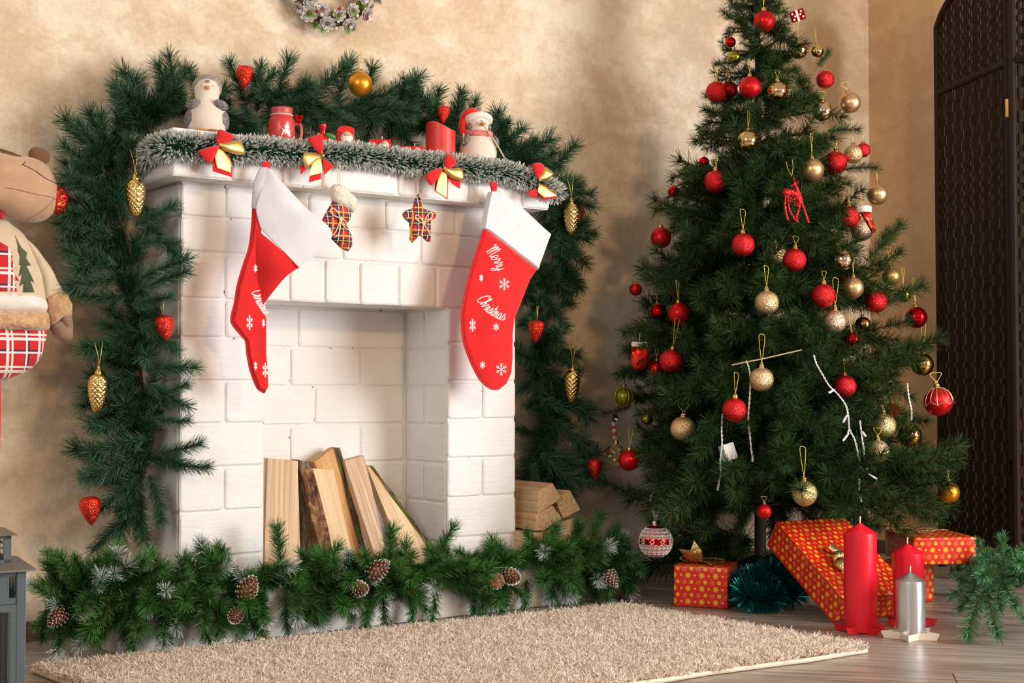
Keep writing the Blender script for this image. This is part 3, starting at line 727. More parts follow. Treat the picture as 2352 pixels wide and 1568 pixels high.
# pine cones
def cone_mesh(name, L=.044, R=.020, n=70, wt=True):
    mb = MB(); mb.lathe([(.002, 0), (R*.62, L*.15), (R*.62, L*.5), (R*.35, L*.85), (.001, L*.97)], 12, 0)
    for k in range(n):
        t = (k+.5)/n; z = L*(.04+.92*t); a = k*2.39996; r0 = R*.45*(1-t*.75); out = R*(1.02-.1*t)*math.sin(PI*min(1, .30+t*.70))**.6
        up = .25+.9*t; c, s = math.cos(a), math.sin(a); w = .0046*(1-.35*t)
        def P(r, zz, ww): return (c*r-s*ww, s*r+c*ww, zz)
        e = max(out, r0+.003); z1 = z+.006*up
        mb.add([P(r0, z-.001, -w*.5), P(r0, z-.001, w*.5), P(e*.82, z1, w), P(e, z1+.0015, w*.35), P(e, z1+.0015, -w*.35), P(e*.82, z1, -w),
                P(r0, z-.0025, 0), P(e*.86, z1-.0028, 0)], [(0, 1, 2, 5), (0, 5, 7, 6), (1, 6, 7, 2)], 0)
        o = mb.n; V = [P(e*.92, z1+.0008, w*.72), P(e*1.03, z1+.002, w*.4), P(e*1.03, z1+.002, -w*.4), P(e*.92, z1+.0008, -w*.72), P(e*.96, z1-.0018, 0)]
        mb.add(V, [(0, 1, 2, 3), (0, 4, 1), (1, 4, 2), (2, 4, 3)], 1 if wt else 0)
    return mb
MCONE = M('brown_cone_scale', (.20, .075, .035), .55, var=(40, (.34, .15, .07), .4, .6)); MFROST = M('white_painted_tip', (.80, .77, .75), .6)
cm = cone_mesh('pine_cone'); cme = cm.mesh('pine_cone', False); cme.materials.append(MCONE); cme.materials.append(MFROST)
for px_, py_, dirv, s in ((570, 1350, (.15, -.6, .8), 1.15), (826, 1352, (.1, -.9, .1), 1.0), (868, 1308, (.5, -.6, .6), 1.15), (1175, 1324, (-.05, -1, -.1), 1.1), (1403, 1327, (.3, -.5, -.8), 1.0), (131, 1420, (-.6, -.4, -.3), .9), (540, 1415, (-.5, -.6, -.2), .85), (1137, 1335, (.3, .9, -.2), 1.0)):
    o = put('pine_cone', cme, hg); p = at(px_, py_, Y=-.165 if px_ != 131 else -.12); d = Vector(dirv).normalized()
    o.rotation_mode = 'QUATERNION'; o.rotation_quaternion = d.to_track_quat('Z', 'Y'); o.scale = (s,)*3; o.location = p-d*(.022*s)-Vector(hg.location)

# short loose green garland on the floor by the folding screen
FS = [sprig_mesh('floor_branch', .12, .026, 2000, MN_FLOOR, bend=.2, w=.0022, ang=(35, 65), brown=.02) for _ in range(5)]
f_px = [(2180, 1320, 3.75), (2220, 1290, 3.55), (2270, 1300, 3.3), (2310, 1320, 3.15), (2400, 1300, 3.1), (2480, 1330, 3.1)]
fst = [at(x, y, D=d) for x, y, d in f_px]
def keep_f(b, t):
    x, y, z = pix(t); return x > 2205 and 1245 < y < 1435 and z > 2.85 and t.z > .012 and t.x < 2.45
def Fp(bx, by, bd, tx, ty, td): return (at(bx, by, D=bd), at(tx, ty, D=td))
f_tips = [Fp(2260, 1360, 3.1, 2205, 1440, 3.02), Fp(2270, 1360, 3.1, 2275, 1440, 3.0), Fp(2300, 1310, 3.15, 2318, 1255, 3.1), Fp(2330, 1380, 3.05, 2350, 1430, 3.0), Fp(2240, 1350, 3.2, 2205, 1330, 3.15), Fp(2300, 1330, 3.1, 2330, 1400, 3.0), Fp(2240, 1330, 3.2, 2235, 1395, 3.1), Fp(2280, 1320, 3.1, 2250, 1300, 3.0), Fp(2350, 1310, 3.1, 2352, 1270, 3.0)]
garland('pine_garland', 'loose light green pine garland lying on the floor against the dark folding screen', (fst[2].x, fst[2].y, 0), fst, .003, FS, .12, f_tips, 60, .1, .095, 1.0, -.1, ymax=5, keep=keep_f, zmin=.01)

# ================================================================== TREE
TC = at(1745, 1000, D=3.75); TX, TY = TC.x, TC.y
TD = 3.75
def tree_R(z): return max(.02, .02+.47*(1.66-z)/1.40) if z > .26 else .50
tree = thing('christmas_tree', 'tall dark green artificial christmas tree covered in red and gold baubles', 'tree', (TX, TY, 0))
part('trunk', MB().tube([(0, 0, .03), (0, 0, .6), (0, 0, 1.2), (0, 0, 1.62)], [.016, .014, .010, .005], 10), M('brown_trunk', (.05, .03, .018), .8), tree)
ft = MB()
for k in range(4):
    a = k*PI/2+.5; ft.tube([(0, 0, .10), (.10*math.cos(a), .10*math.sin(a), .055), (.24*math.cos(a), .24*math.sin(a), .011)], .010, 8)
part('stand', ft, M('dark_green_metal', (.01, .03, .02), .4, .5), tree)
LM = {'L': ([limb_mesh('long_limb', .44, .038, 2000, MN_TREE, 6, .17) for _ in range(6)], .44),
      'M': ([limb_mesh('middle_limb', .28, .037, 2100, MN_TREE, 4, .12) for _ in range(5)], .28),
      'S': ([limb_mesh('short_limb', .16, .034, 1800, MN_TREE, 2, .08) for _ in range(4)], .16)}
BP = [sprig_mesh('tree_sprig', .15, .042, 2600, MN_TREE, bend=.12, w=.0016, ang=(32, 68), brown=.14) for _ in range(5)]

# ornaments: (px, py, radius px, kind, where-phrase, depth mode)
ORN = [
 (1755, 49, 25, 'RM', 'large satin red bauble nearest the top of the tree', 0), (1678, 97, 12, 'RS', 'tiny shiny red bauble hanging at the side of the treetop', .9), (1687, 131, 15, 'GRS', 'tiny tilted green gold bauble just under the treetop', .3), (1833, 115, 22, 'GS', 'mirror gold bauble under the polka dot gift box', 0), (1877, 118, 15, 'GS', 'mirror gold bauble half hidden by needles beside the treetop', 1.2),
 (1895, 183, 21, 'RG', 'glittery red bauble wrapped in needles, upper tree beside the wall', .5), (1645, 211, 24, 'RM2', 'satin red bauble overlapping a darker one at the upper tree edge', .4), (1674, 207, 20, 'RMD', 'shaded red bauble tucked behind a brighter satin one', 1.0), (1723, 200, 25, 'RM', 'satin red bauble beside the mirror gold one high on the tree', 0), (1786, 209, 23, 'GS', 'mirror gold bauble hanging by a long loop high on the tree', 0),
 (1888, 256, 23, 'GS2', 'champagne mirror bauble in the upper tree next to a satin one', 0), (1953, 236, 24, 'GM', 'champagne satin bauble standing out from the upper tree edge', .9), (1704, 290, 12, 'RSD', 'small red bauble mostly buried above a mirror gold one', .9), (1717, 323, 24, 'GS', 'mirror gold bauble with a tangled thread above the bare branch tip', 0),
 (1865, 390, 27, 'GM', 'champagne satin bauble above the red deer ornament', 0), (1919, 374, 27, 'RG', 'glittery red bauble touching a champagne satin one', .1), (1960, 354, 22, 'GG', 'gold glitter bauble between two red ones near the tree edge', .5), (1982, 345, 17, 'RG', 'red glitter bauble half behind a gold one at the tree edge', 1.0),
 (1643, 417, 26, 'RG', 'glittery red bauble at the upper side facing the fireplace', .2), (1617, 372, 12, 'RS', 'tiny shiny red bauble above a larger glittery red one', .8), (1547, 440, 13, 'RS', 'tiny shiny red bauble on the outermost upper branch', .9), (2015, 447, 24, 'GM', 'champagne satin bauble hanging free above the little boot', .8), (1949, 498, 26, 'RG', 'glittery red bauble in front of a gold glitter one beside the boot', .1), (1979, 528, 26, 'GG3', 'champagne glitter bauble below the little boot ornament', .5),
 (1518, 546, 24, 'RM3', 'dark satin red bauble hanging free in front of the wall', 1.0), (1707, 562, 27, 'RG', 'glittery red bauble in mid tree under a round green burst', 0), (1781, 580, 26, 'GG', 'gold glitter bauble partly covered by a branch tip', .35), (1825, 597, 27, 'RG', 'glittery red bauble touching a half covered gold one', 0), (1935, 597, 24, 'GS2', 'champagne mirror bauble hung askew in mid tree', 0), (1959, 661, 25, 'GM', 'champagne satin bauble in front of a hidden red one', .3), (1943, 641, 18, 'RMD', 'red bauble hidden behind a champagne satin one', .8),
 (1891, 679, 28, 'RG', 'large glittery red bauble above a champagne glitter one', 0), (1761, 695, 28, 'GG', 'gold glitter bauble hanging by a long double thread, mid tree', 0), (2012, 692, 26, 'RG', 'glittery red bauble at the wide side near the folding screen', .5), (2047, 635, 21, 'GMD', 'gold bauble shaded by needles near the tree edge', 1.1), (2075, 677, 17, 'GRS', 'small dark green mirror bauble at the branch end', .7), (2104, 729, 25, 'RS', 'mirror red bauble resting on a branch tip near the screen', .7),
 (1460, 664, 15, 'RM3', 'small red bauble at the tip of the branch nearest the fireplace', 1.0), (1512, 715, 19, 'RS', 'mirror red bauble with dark reflections beside a satin one', .8), (1559, 720, 25, 'RM', 'bright satin red bauble on the side facing the fireplace', .4), (1917, 738, 27, 'GG3', 'champagne glitter bauble under the large glittery red one', .1), (1982, 745, 18, 'GSD', 'dark mirror gold bauble tucked behind needles', .8), (1968, 781, 16, 'GMD', 'shaded gold bauble behind a small mirror red one', .8), (1956, 781, 19, 'RS', 'small mirror red bauble below the champagne glitter one', .4), (1829, 785, 17, 'RMD', 'shaded red bauble buried deep above the wooden stick', .8),
 (1541, 829, 27, 'RG', 'glittery red bauble with a silver clip beside the mitten', .3), (1508, 847, 19, 'RS', 'mirror red bauble half behind a glittery red one', .7), (1749, 871, 28, 'GG', 'gold glitter bauble hanging below the wooden stick', 0), (2118, 837, 26, 'GSD', 'dark mirror gold bauble above the beaded red one', .7), (1941, 887, 26, 'RG', 'glittery red bauble crossed by the white light cable', .1), (2030, 977, 28, 'GG2', 'lemon gold glitter bauble in front of a red one, low on the tree', .3), (2048, 946, 19, 'RG', 'red glitter bauble peeking out behind a lemon gold one', .8),
 (1687, 941, 28, 'RG', 'glittery red bauble hanging above the white battery box', 0), (1568, 984, 28, 'GG', 'gold glitter bauble low on the side facing the fireplace', .2), (2090, 1000, 27, 'GSD', 'dark bronze mirror bauble low near the screen', .6), (2016, 1037, 27, 'GG3', 'champagne glitter bauble under the lemon gold one', .2), (1433, 911, 23, 'GRM', 'olive green striped bauble on the lowest fireplace side', 1.0), (1486, 962, 14, 'GRS', 'tiny green mirror bauble beside a big gold glitter one', .7), (1444, 1057, 24, 'RM3', 'dark satin red bauble hanging low in front of the glass one', .6),
 (1414, 1042, 25, 'GL', 'clear glass bauble with gold flakes behind a dark red one', .9), (1498, 1050, 13, 'RSD', 'tiny dark red bauble deep in the lower branches', 1.0), (2179, 1131, 25, 'GO', 'orange gold satin bauble on the lowest branch by the screen', .5), (1848, 1133, 29, 'GG2', 'lemon gold glitter bauble above the big leaning gift', .0), (1755, 1174, 17, 'RM', 'small satin red bauble just above the teal tinsel', .1)]
def orn_pos(px_, py_, mode):
    """depth: on the cone of the tree in front of the trunk, mode pushes it back"""
    z = at(px_, py_, D=TD).z; R = tree_R(z)*1.04; lat = (px_-1745)/FPX*TD; f = R*R-lat*lat
    dep = math.sqrt(f) if f > 0 else 0
    lim = .47 if py_ > 900 else .6
    dd = min(dep*(1-min(1, mode))-(.10*(mode-1) if mode > 1 else 0)+(.0), lim)
    if mode <= 1 and f > 0: dd = max(dd, .0)
    return at(px_, py_, D=TD-dd)
OP = [(orn_pos(a, b, m), r/FPX) for a, b, r, k, l, m in ORN]
occl = [(a, b, r, pix(orn_pos(a, b, m))[2]) for a, b, r, k, l, m in ORN if not (k in ('RMD', 'GMD', 'RSD') or m > 1 or (a, b) in ((1982, 745), (1779, 0), (1509, 1243), (1960, 354), (1781, 580)))]
occl += [(1825, 465, 38, 3.45), (1832, 36, 22, 3.6), (1990, 500, 22, 3.55), (1470, 818, 26, 3.6), (1506, 1243, 38, 3.5), (1672, 1040, 22, 3.4), (1428, 1050, 62, 3.85), (1366, 1078, 34, 3.95), (1410, 975, 34, 3.9), (1433, 911, 40, 3.85), (1460, 664, 22, 3.9)]
GAPS = [(1560, 1085, 70, 16), (1495, 1180, 75, 22), (1885, 1025, 42, 26), (1965, 812, 40, 20), (2080, 905, 30, 20), (1650, 1195, 50, 18), (2085, 1010, 22, 50), (1600, 745, 20, 12), (1975, 1160, 22, 20)]
def hides(b, t, rad_px=20):
    x, y, z = pix(t)
    if x > 1735 and y > 1140 and z < 3.62: return True
    if x > 1535 and y > 1235 and z < 3.62: return True
    for gx, gy, gw, gh in GAPS:
        for u in (.55, .8, 1.0):
            x, y, z = pix(b.lerp(t, u))
            if ((x-gx)/(gw+16))**2+((y-gy)/(gh+16))**2 < 1: return True
    for u in (.0, .25, .45, .65, .85, 1.0):
        x, y, z = pix(b.lerp(t, u))
        for ox, oy, orr, oz in occl:
            if z < oz+.02 and (x-ox)**2+(y-oy)**2 < (orr+rad_px)**2: return True
    return False
XL = [(0, 1672), (130, 1645), (250, 1628), (310, 1608), (345, 1650), (395, 1548), (440, 1575), (480, 1508), (540, 1565), (600, 1550), (640, 1478), (700, 1500), (740, 1452), (800, 1490), (850, 1440), (900, 1405), (960, 1400), (1010, 1410), (1060, 1510), (1120, 1392), (1165, 1460), (1230, 1560)]
XR = [(0, 1830), (90, 1890), (130, 1900), (160, 1880), (220, 1930), (290, 1972), (340, 1990), (380, 2010), (440, 1985), (515, 2072), (560, 2055), (610, 2045), (660, 2108), (700, 2090), (765, 2120), (840, 2130), (900, 2105), (950, 2120), (1010, 2070), (1060, 2170), (1100, 2180), (1150, 2120), (1200, 2050)]
def fit(b, t):
    """shorten a branch that would reach past the outline of the tree"""
    x, y, _ = pix(t); xl = np.interp(y, [p[0] for p in XL], [p[1] for p in XL]); xr = np.interp(y, [p[0] for p in XR], [p[1] for p in XR])
    if x < xl+18: return b.lerp(t, max(.3, (1745-xl-18)/(1745-x)))
    if x > xr-18: return b.lerp(t, max(.3, (xr-18-1745)/(x-1745)))
    return t
def tree_part(me, L, b, t, roll=None):
    o = put('branch', me, tree); aim(o, b, t, L, roll, Vector((TX, TY, 0))); return o
nb = 0
for i in range(24):
    z = .20+i*.0608; R = tree_R(z); kind = 'L' if R > .34 else 'M' if R > .2 else 'S'
    n = 13 if kind == 'L' else 10 if kind == 'M' else 8
    for k in range(n):
        done = False
        for tr in range(10):
            a = 2*PI*(k+.5*(i % 2)+random.uniform(-.35, .35))/n; rr = R*random.uniform(.88, 1.04)
            if math.sin(a)*rr > .29: rr = .29/math.sin(a)      # the wall is close behind
            el = random.uniform(-.02, .14)*R+(.03 if kind != 'L' else -.02)
            if i < 3: el = random.uniform(.02, .12)*R
            b = Vector((TX, TY, z+.03)); t = Vector((TX+rr*math.cos(a), TY+rr*math.sin(a), z+el))
            t = fit(b, t); rr = ((t.x-TX)**2+(t.y-TY)**2)**.5
            if not hides(b.lerp(t, .3), t, 40 if tr < 6 else 24): done = True; break
        if not done: 
            rr *= .62; t = Vector((TX+rr*math.cos(a), TY+rr*math.sin(a), z+el))
            if hides(b.lerp(t, .5), t, 6): continue
        ms_, L = LM[kind]; L0 = L
        if rr < .7*L: kind2 = 'M' if kind == 'L' else 'S'; ms_, L0 = LM[kind2]
        tree_part(random.choice(ms_), L0, b, t); nb += 1
# crown of the tree
for k in range(9):
    a = k*2.4; b = Vector((TX, TY, 1.50+.012*k)); t = b+Vector((math.cos(a)*.085, math.sin(a)*.085, .085+.01*k))
    if not hides(b, t, 10): tree_part(random.choice(LM['S'][0]), .16, b, t)
# tips seen against the wall (bare branch ends in view)
def tip(bx, by, tx, ty, back=.0, tb=.0, me=None):
    b = at(bx, by, D=TD-back); t = at(tx, ty, D=TD-tb); tree_part(random.choice(BP), .15, b, t)
for q in ((1500, 1140, 1388, 1122, .1, .1), (1560, 1130, 1450, 1125, .12, .12), (1640, 1150, 1520, 1160, .15, .15), (2020, 560, 2075, 515, .1, .05), (1990, 600, 2050, 540, .1, .05), (2000, 640, 2060, 570), (2050, 850, 2122, 765, .1, .05), (1990, 860, 2080, 790, .1, .05), (1990, 830, 2130, 820, .05, .05), (2090, 1110, 2190, 1070, .1, .1), (2020, 1130, 2120, 1100, .1, .1), (2100, 1120, 2160, 1150, .1, .1), (2060, 1140, 2110, 1200, .1, .1), (1600, 480, 1508, 475, .1, .05), (1630, 390, 1545, 395, .1, .05), (1600, 620, 1475, 630, .1, .05), (1560, 660, 1480, 650, .1, .05), (1520, 760, 1450, 740, .1, .0), (1500, 870, 1430, 850, .05, 0), (1450, 930, 1395, 960, 0, 0), (1690, 290, 1615, 310, .1, .05), (1700, 260, 1628, 260, .1, .05), (1700, 140, 1650, 150, .05, .02), (1720, 60, 1672, 40, .05, .02), (1720, 80, 1680, 20), (1940, 390, 2010, 375, .05, .05), (1900, 300, 1970, 295, .05, .05), (1880, 150, 1895, 130, .05, 0), (1600, 560, 1555, 610, .1, .05), (2030, 700, 2110, 650, .05, 0), (1480, 1180, 1530, 1230, .1, .15), (1620, 1230, 1655, 1165, .2, .2), (1600, 1280, 1610, 1215, .2, .2), (1690, 1280, 1700, 1200, .2, .22)):
    tip(*q)
# low foliage round the stand, in the shade
for k in range(26):
    a = random.uniform(PI*.1, PI*1.9); rr = random.uniform(.12, .36); z0 = random.uniform(.04, .16); b = Vector((TX+math.cos(a)*rr*.3, TY+math.sin(a)*rr*.3, .14)); t = Vector((TX+math.cos(a)*rr, TY+min(.33, math.sin(a)*rr), z0))
    x, y, z = pix(t)
    if x < 1740 and not hides(b, t, 10): tree_part(random.choice(BP), .15, b, t)
# round bursts: sprigs pointing out at the viewer
for bx, by in ((1692, 405), (1705, 500), (1805, 355), (1710, 420), (1770, 540), (1810, 640), (1905, 500), (1900, 540), (1740, 655), (1910, 635), (1660, 640), (1585, 530), (1620, 690), (1870, 730), (1690, 770), (1780, 780), (1850, 770), (1590, 800), (1700, 850), (1880, 850), (1600, 900), (1660, 880), (1940, 960), (1570, 900), (1480, 915), (1600, 1000), (1650, 1000), (1540, 1110), (1600, 1120), (1770, 1030), (1830, 1040), (1950, 1120), (1900, 1100), (1880, 1180), (1980, 1080), (1800, 1150), (1800, 90), (1750, 110), (1790, 150), (1730, 260), (1870, 330), (1760, 380), (1850, 200), (1700, 1110), (1550, 1170), (1620, 1180), (2060, 900), (1980, 870)):
    z = at(bx, by, D=TD).z; R = tree_R(z); lat = (bx-1745)/FPX*TD; dep = min(math.sqrt(max(.004, R*R-lat*lat)), .5)
    t = at(bx, by, D=TD-dep*1.0); jx, jy = random.uniform(-35, 35), random.uniform(-25, 40)
    b = at(bx-(bx-1745)*.15+jx, by+jy, D=TD-dep*1.0+.14)
    if not hides(b.lerp(t, .3), t, 12): tree_part(random.choice(BP), .15, b, t)

# ---- bauble builder: every kind shares its meshes
def ball_mesh(name, mat, n=40, m=24):
    me = MB().ellipsoid((0, 0, 0), (1, 1, 1), n, m).mesh(name); recalc(me); me.materials.append(mat)
    for p in me.polygons: p.use_smooth = True
    return me
def cap_mesh(mat):
    mb = MB().lathe([(.0, .98), (.22, .97), (.24, 1.0), (.215, 1.02), (.215, 1.20), (.19, 1.24), (0, 1.25)], 16)
    mb.tube([(.09*math.cos(a), 0, 1.31+.09*math.sin(a)) for a in np.linspace(0, 2*PI, 13)], .02, 6, caps=False)
    me = mb.mesh('cap'); recalc(me); me.materials.append(mat); return me
CAPG, CAPS = cap_mesh(MCAP), cap_mesh(MSILCAP)
BALLM = {'RM': MRM, 'RM2': M('pearly_red', (.60, .012, .016), .42, .6, bmp=(18, .25, .05)), 'RM3': MRM, 'RMD': M('shaded_red_satin', (.30, .004, .008), .3, .7), 'RS': MRS, 'RSD': MRS, 'RG': MRG, 'GS': MGS, 'GS2': M('champagne_mirror', (.88, .70, .46), .06, 1), 'GSD': MGSD, 'GM': MGM, 'GMD': M('shaded_gold_satin', (.48, .33, .10), .35, .8), 'GG': MGG, 'GG2': MGG2, 'GG3': MGG3, 'GRS': MGRS, 'GRM': MGRM, 'GO': MGO, 'GL': MGLASS}  # RMD and GMD: shade on baubles sitting behind others is put into the colour
BMESH = {k: ball_mesh('ball', m) for k, m in BALLM.items()}
def thread_mesh(h, w=.25, sway=.1):
    pts = [(0, 0, 1.38), (-w*.5, 0, 1.38+h*.4), (-w, 0, 1.38+h), (-w*.3+sway, 0, 1.38+h*1.05), (w*.9, 0, 1.38+h*.95), (w*.5, 0, 1.38+h*.4), (0, 0, 1.38)]
    me = MB().tube(smooth_path(pts, 4), .022, 5).mesh('thread'); recalc(me); me.materials.append(MTHREAD); return me
THR = [thread_mesh(h, w, s) for h, w, s in ((1.0, .2, .1), (1.6, .25, -.1), (2.2, .3, .15), (.6, .5, .2))]
def bauble(kind, P, r, label, group, tilt=0, cap=None, thr=None, name='bauble', cat='bauble'):
    t = thing(name, label, cat, P, (random.uniform(-.08, .08), tilt, random.uniform(-.4, .4)), group, r)
    put('ball', BMESH[kind], t); put('cap', cap or CAPG, t)
    if thr is not False: put('hanging_thread', thr or random.choice(THR), t)
    return t
tilts = {(1687, 131): .5, (1755, 49): -.2, (1935, 597): -.35, (1717, 323): .25, (1953, 236): -.3, (1541, 829): .15, (2155, 922): -.1}
GRP = {'R': 'red baubles on the tree', 'G': 'gold baubles on the tree'}
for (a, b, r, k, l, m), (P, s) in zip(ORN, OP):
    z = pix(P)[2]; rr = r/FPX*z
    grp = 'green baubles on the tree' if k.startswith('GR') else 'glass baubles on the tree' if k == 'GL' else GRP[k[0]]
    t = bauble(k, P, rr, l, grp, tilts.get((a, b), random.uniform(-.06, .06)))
    if k == 'GRM':
        st = MB()
        for q in range(12):
            a_ = q*PI/6; st.tube([(1.01*math.sin(th)*math.cos(a_), 1.01*math.sin(th)*math.sin(a_), 1.01*math.cos(th)) for th in np.linspace(.25, 2.9, 14)], .02, 4)
        part('gold_stripes', st, MTHREAD, t)
    if k == 'GL':
        fl = MB()
        for q in range(40):
            p = Vector(rng.normal(size=3)).normalized()*random.uniform(.3, .8); fl.ellipsoid(p, (.10, .10, .03), 6, 4, rot=(random.random()*6, random.random()*6, 0))
        part('gold_flakes', fl, MTHREAD, t)
# beaded red ball
P = at(2155, 922, D=3.62); r = 33/FPX*3.62
t = bauble('RM', P, r, 'large satin red bauble with beaded gold swags, furthest out near the folding screen', 'red baubles on the tree', -.1, name='beaded_bauble')
sw = MB()
for q in range(14):
    a_ = q*2*PI/14; sw.tube([(1.01*math.sin(th)*math.cos(a_), 1.01*math.sin(th)*math.sin(a_), 1.01*math.cos(th)) for th in np.linspace(.25, 1.5+(.25 if q % 2 else 0), 10)], .022, 4)
    p1 = [1.5+(.25 if q % 2 else 0), 1.5+(0 if q % 2 else .25)]
    sw.tube([(1.015*math.sin(p1[0]+(p1[1]-p1[0])*u)*math.cos(a_+u*2*PI/14), 1.015*math.sin(p1[0]+(p1[1]-p1[0])*u)*math.sin(a_+u*2*PI/14), 1.015*math.cos(p1[0]+(p1[1]-p1[0])*u)) for u in np.linspace(0, 1, 5)], .022, 4)
part('gold_swags', sw, M('pale_gold_paint', (.80, .62, .40), .35, .6), t)
bd = MB()
for q in range(14):
    a_ = q*2*PI/14; th = 1.5+(.25 if q % 2 else 0); bd.ellipsoid((1.04*math.sin(th)*math.cos(a_), 1.04*math.sin(th)*math.sin(a_), 1.04*math.cos(th)), (.05,)*3, 8, 6)
part('beads', bd, MSILCAP, t)
# white lace ball on organza loop
P = at(1506, 1243, D=3.50); r = 38/FPX*3.50
t = thing('lace_bauble', 'large red bauble covered in white lace pattern hanging by an organza ribbon near the floor', 'bauble', P, group=None, scale=r)
put('ball', BMESH['RS'], t); put('cap', CAPS, t)
lc = MB()
def on(th, a, k=1.012): return (k*math.sin(th)*math.cos(a), k*math.sin(th)*math.sin(a), k*math.cos(th))
for row_, (th0, dth, nn) in enumerate(((.62, .26, 16), (.86, .26, 18), (1.10, .22, 20), (1.95, -.22, 20), (2.20, -.24, 18), (2.42, -.22, 14))):
    for q in range(nn):
        a0 = (q+.5*(row_ % 2))*2*PI/nn; hw = PI/nn
        for kk in (1.0, .62, .28):
            lc.tube([on(th0+dth*kk*(math.sin(u)), a0+hw*kk*math.cos(u)) for u in np.linspace(0, PI, 8)], .017 if kk > .3 else .03, 4)
for th in (1.33, 1.72):
    lc.tube([on(th+.03*math.sin(a*20), a) for a in np.linspace(0, 2*PI, 100)], .02, 4)
for q in range(10):
    a0 = q*2*PI/10
    for w in range(6): lc.ellipsoid(on(1.52+.11*math.sin(w*PI/3), a0+.11*math.cos(w*PI/3)), (.045, .045, .045), 6, 4)
for q in range(44): lc.ellipsoid(on(2.62, q*2*PI/44), (.018,)*3, 5, 4)
part('white_lace', lc, MLACE, t)
rb = MB()
for sx in (-1, 1): 
    pth = smooth_path([(0, 0, 1.35), (sx*.28, 0, 2.0), (sx*.42, 0, 2.6), (sx*.1, 0, 3.05)], 5)
    for p, q in zip(pth[:-1], pth[1:]): rb.add([p+Vector((-.07, .02, 0)), p+Vector((.07, -.02, 0)), q+Vector((.07, -.02, 0)), q+Vector((-.07, .02, 0))], [(0, 1, 2, 3)])
part('organza_ribbon', rb, M('organza', (.9, .87, .82), .5, alpha=.45), t)

# ---- figures on the tree
def frame_at(px_, py_, D):
    P = at(px_, py_, D=D); s = D/FPX; right = Vector((math.cos(YAW), -math.sin(YAW), 0)); return P, s, right
MREDGL = glitter('deer_red_glitter', (.66, .01, .02), (.95, .06, .06), 900)
# polka dot gift box ornament
P = at(1832, 36, D=3.60); s = .0215
t = thing('gift_box_ornament', 'little red glass gift box ornament with white polka dots on the treetop', 'ornament', P, (.25, -.28, -.9))
part('box', MB().box(-s*.85, s*.85, -s*.75, s*.75, -s*.65, s*.65), MRS, t, smooth=False, bevel=.003)
bn = MB(); k_ = s*.04
bn.box(-s*.14, s*.14, -s*.75-.0009, s*.75+.0009, -s*.65-.0009, s*.65+.0009)
part('white_band', bn, M('white_gloss', (.85, .8, .76), .3), t, smooth=False)
dt = MB()
for fx, fz in ((-.55, .35), (-.5, -.35), (.5, .38), (.58, -.3), (-.3, 0), (.34, .05)): dt.ellipsoid((fx*s, -s*.75, fz*s), (.0028, .0008, .0028), 10, 6)
for fy, fz in ((-.4, .3), (.2, -.2), (.5, .35), (-.3, -.4)): dt.ellipsoid((-s*.85, fy*s, fz*s), (.0008, .0028, .0028), 10, 6)
part('polka_dot', dt, M('white_gloss2', (.85, .8, .76), .3), t)
part('hanging_loop', MB().tube([(-.008, 0, s*.6), (-.010, 0, s*1.1), (-.002, 0, s*1.3)], .0010, 5), MSILCAP, t)
# red deer, built as an openwork silhouette of glitter wires
P, s, Rr = frame_at(1825, 465, 3.43)
def dp(x, y, o=0): return Rr*((x-1825)*s)+Vector((0, 0, -(y-465)*s))+Vector((-.58, -.81, 0))*o
t = thing('deer_ornament', 'red glitter openwork deer ornament hanging in the middle of the tree', 'ornament', P)
db = MB()
db.tube([dp(1802, 445), dp(1806, 441), dp(1818, 441), dp(1830, 447), dp(1838, 462)], [.0065, .0100, .0072, .0082, .0078], 10)
db.tube([dp(1838, 462), dp(1836, 450), dp(1832, 436), dp(1829, 428)], [.0078, .0062, .0046, .004], 10)
part('body', db, MREDGL, t)
hd = MB().ellipsoid(dp(1826, 424), (.0066, .0048, .0050), 10, 8, rot=(0, .5, .6)); hd.tube([dp(1824, 424), dp(1817, 427)], [.003, .0016], 6); hd.tube([dp(1830, 421), dp(1835, 417)], [.0016, .0006], 5)
part('head', hd, MREDGL, t)
an = MB(); an.tube([dp(1826, 420), dp(1822, 412), dp(1824, 404)], [.0012, .001, .0007], 5); an.tube([dp(1828, 420), dp(1827, 411), dp(1821, 407)], [.0012, .001, .0007], 5)
part('antlers', an, MREDGL, t)
for pth in (((1805, 446), (1803, 470), (1805, 490), (1809, 507)), ((1810, 450), (1812, 478), (1822, 500), (1832, 511)), ((1838, 460), (1835, 480), (1829, 498), (1831, 510)), ((1840, 460), (1846, 478), (1851, 495), (1857, 513))):
    part('leg', MB().tube(smooth_path([dp(x, y, .002*i) for i, (x, y) in enumerate(pth)], 4), [.0058]+[.0027]*(len(smooth_path(pth and [dp(x, y) for x, y in pth], 4))-2)+[.0012], 6), MREDGL, t)
part('tail', MB().tube([dp(1802, 445), dp(1797, 441)], [.002, .0008], 5), MREDGL, t)
sc_ = MB()
for (x, y, rr_) in ((1812, 452, 5), (1820, 455, 4), (1829, 462, 5), (1826, 470, 3.5), (1834, 472, 4), (1816, 462, 3)):
    sc_.tube([dp(x+rr_*math.cos(a), y+rr_*math.sin(a), .009) for a in np.linspace(0, 5.2, 12)], .0010, 5)
part('scrollwork', sc_, MREDGL, t)
part('hanging_thread', MB().tube([dp(1819, 405), dp(1809, 385), dp(1806, 370)], .0006, 4).tube([dp(1819, 405), dp(1822, 385), dp(1821, 366)], .0006, 4), MTHREAD, t)
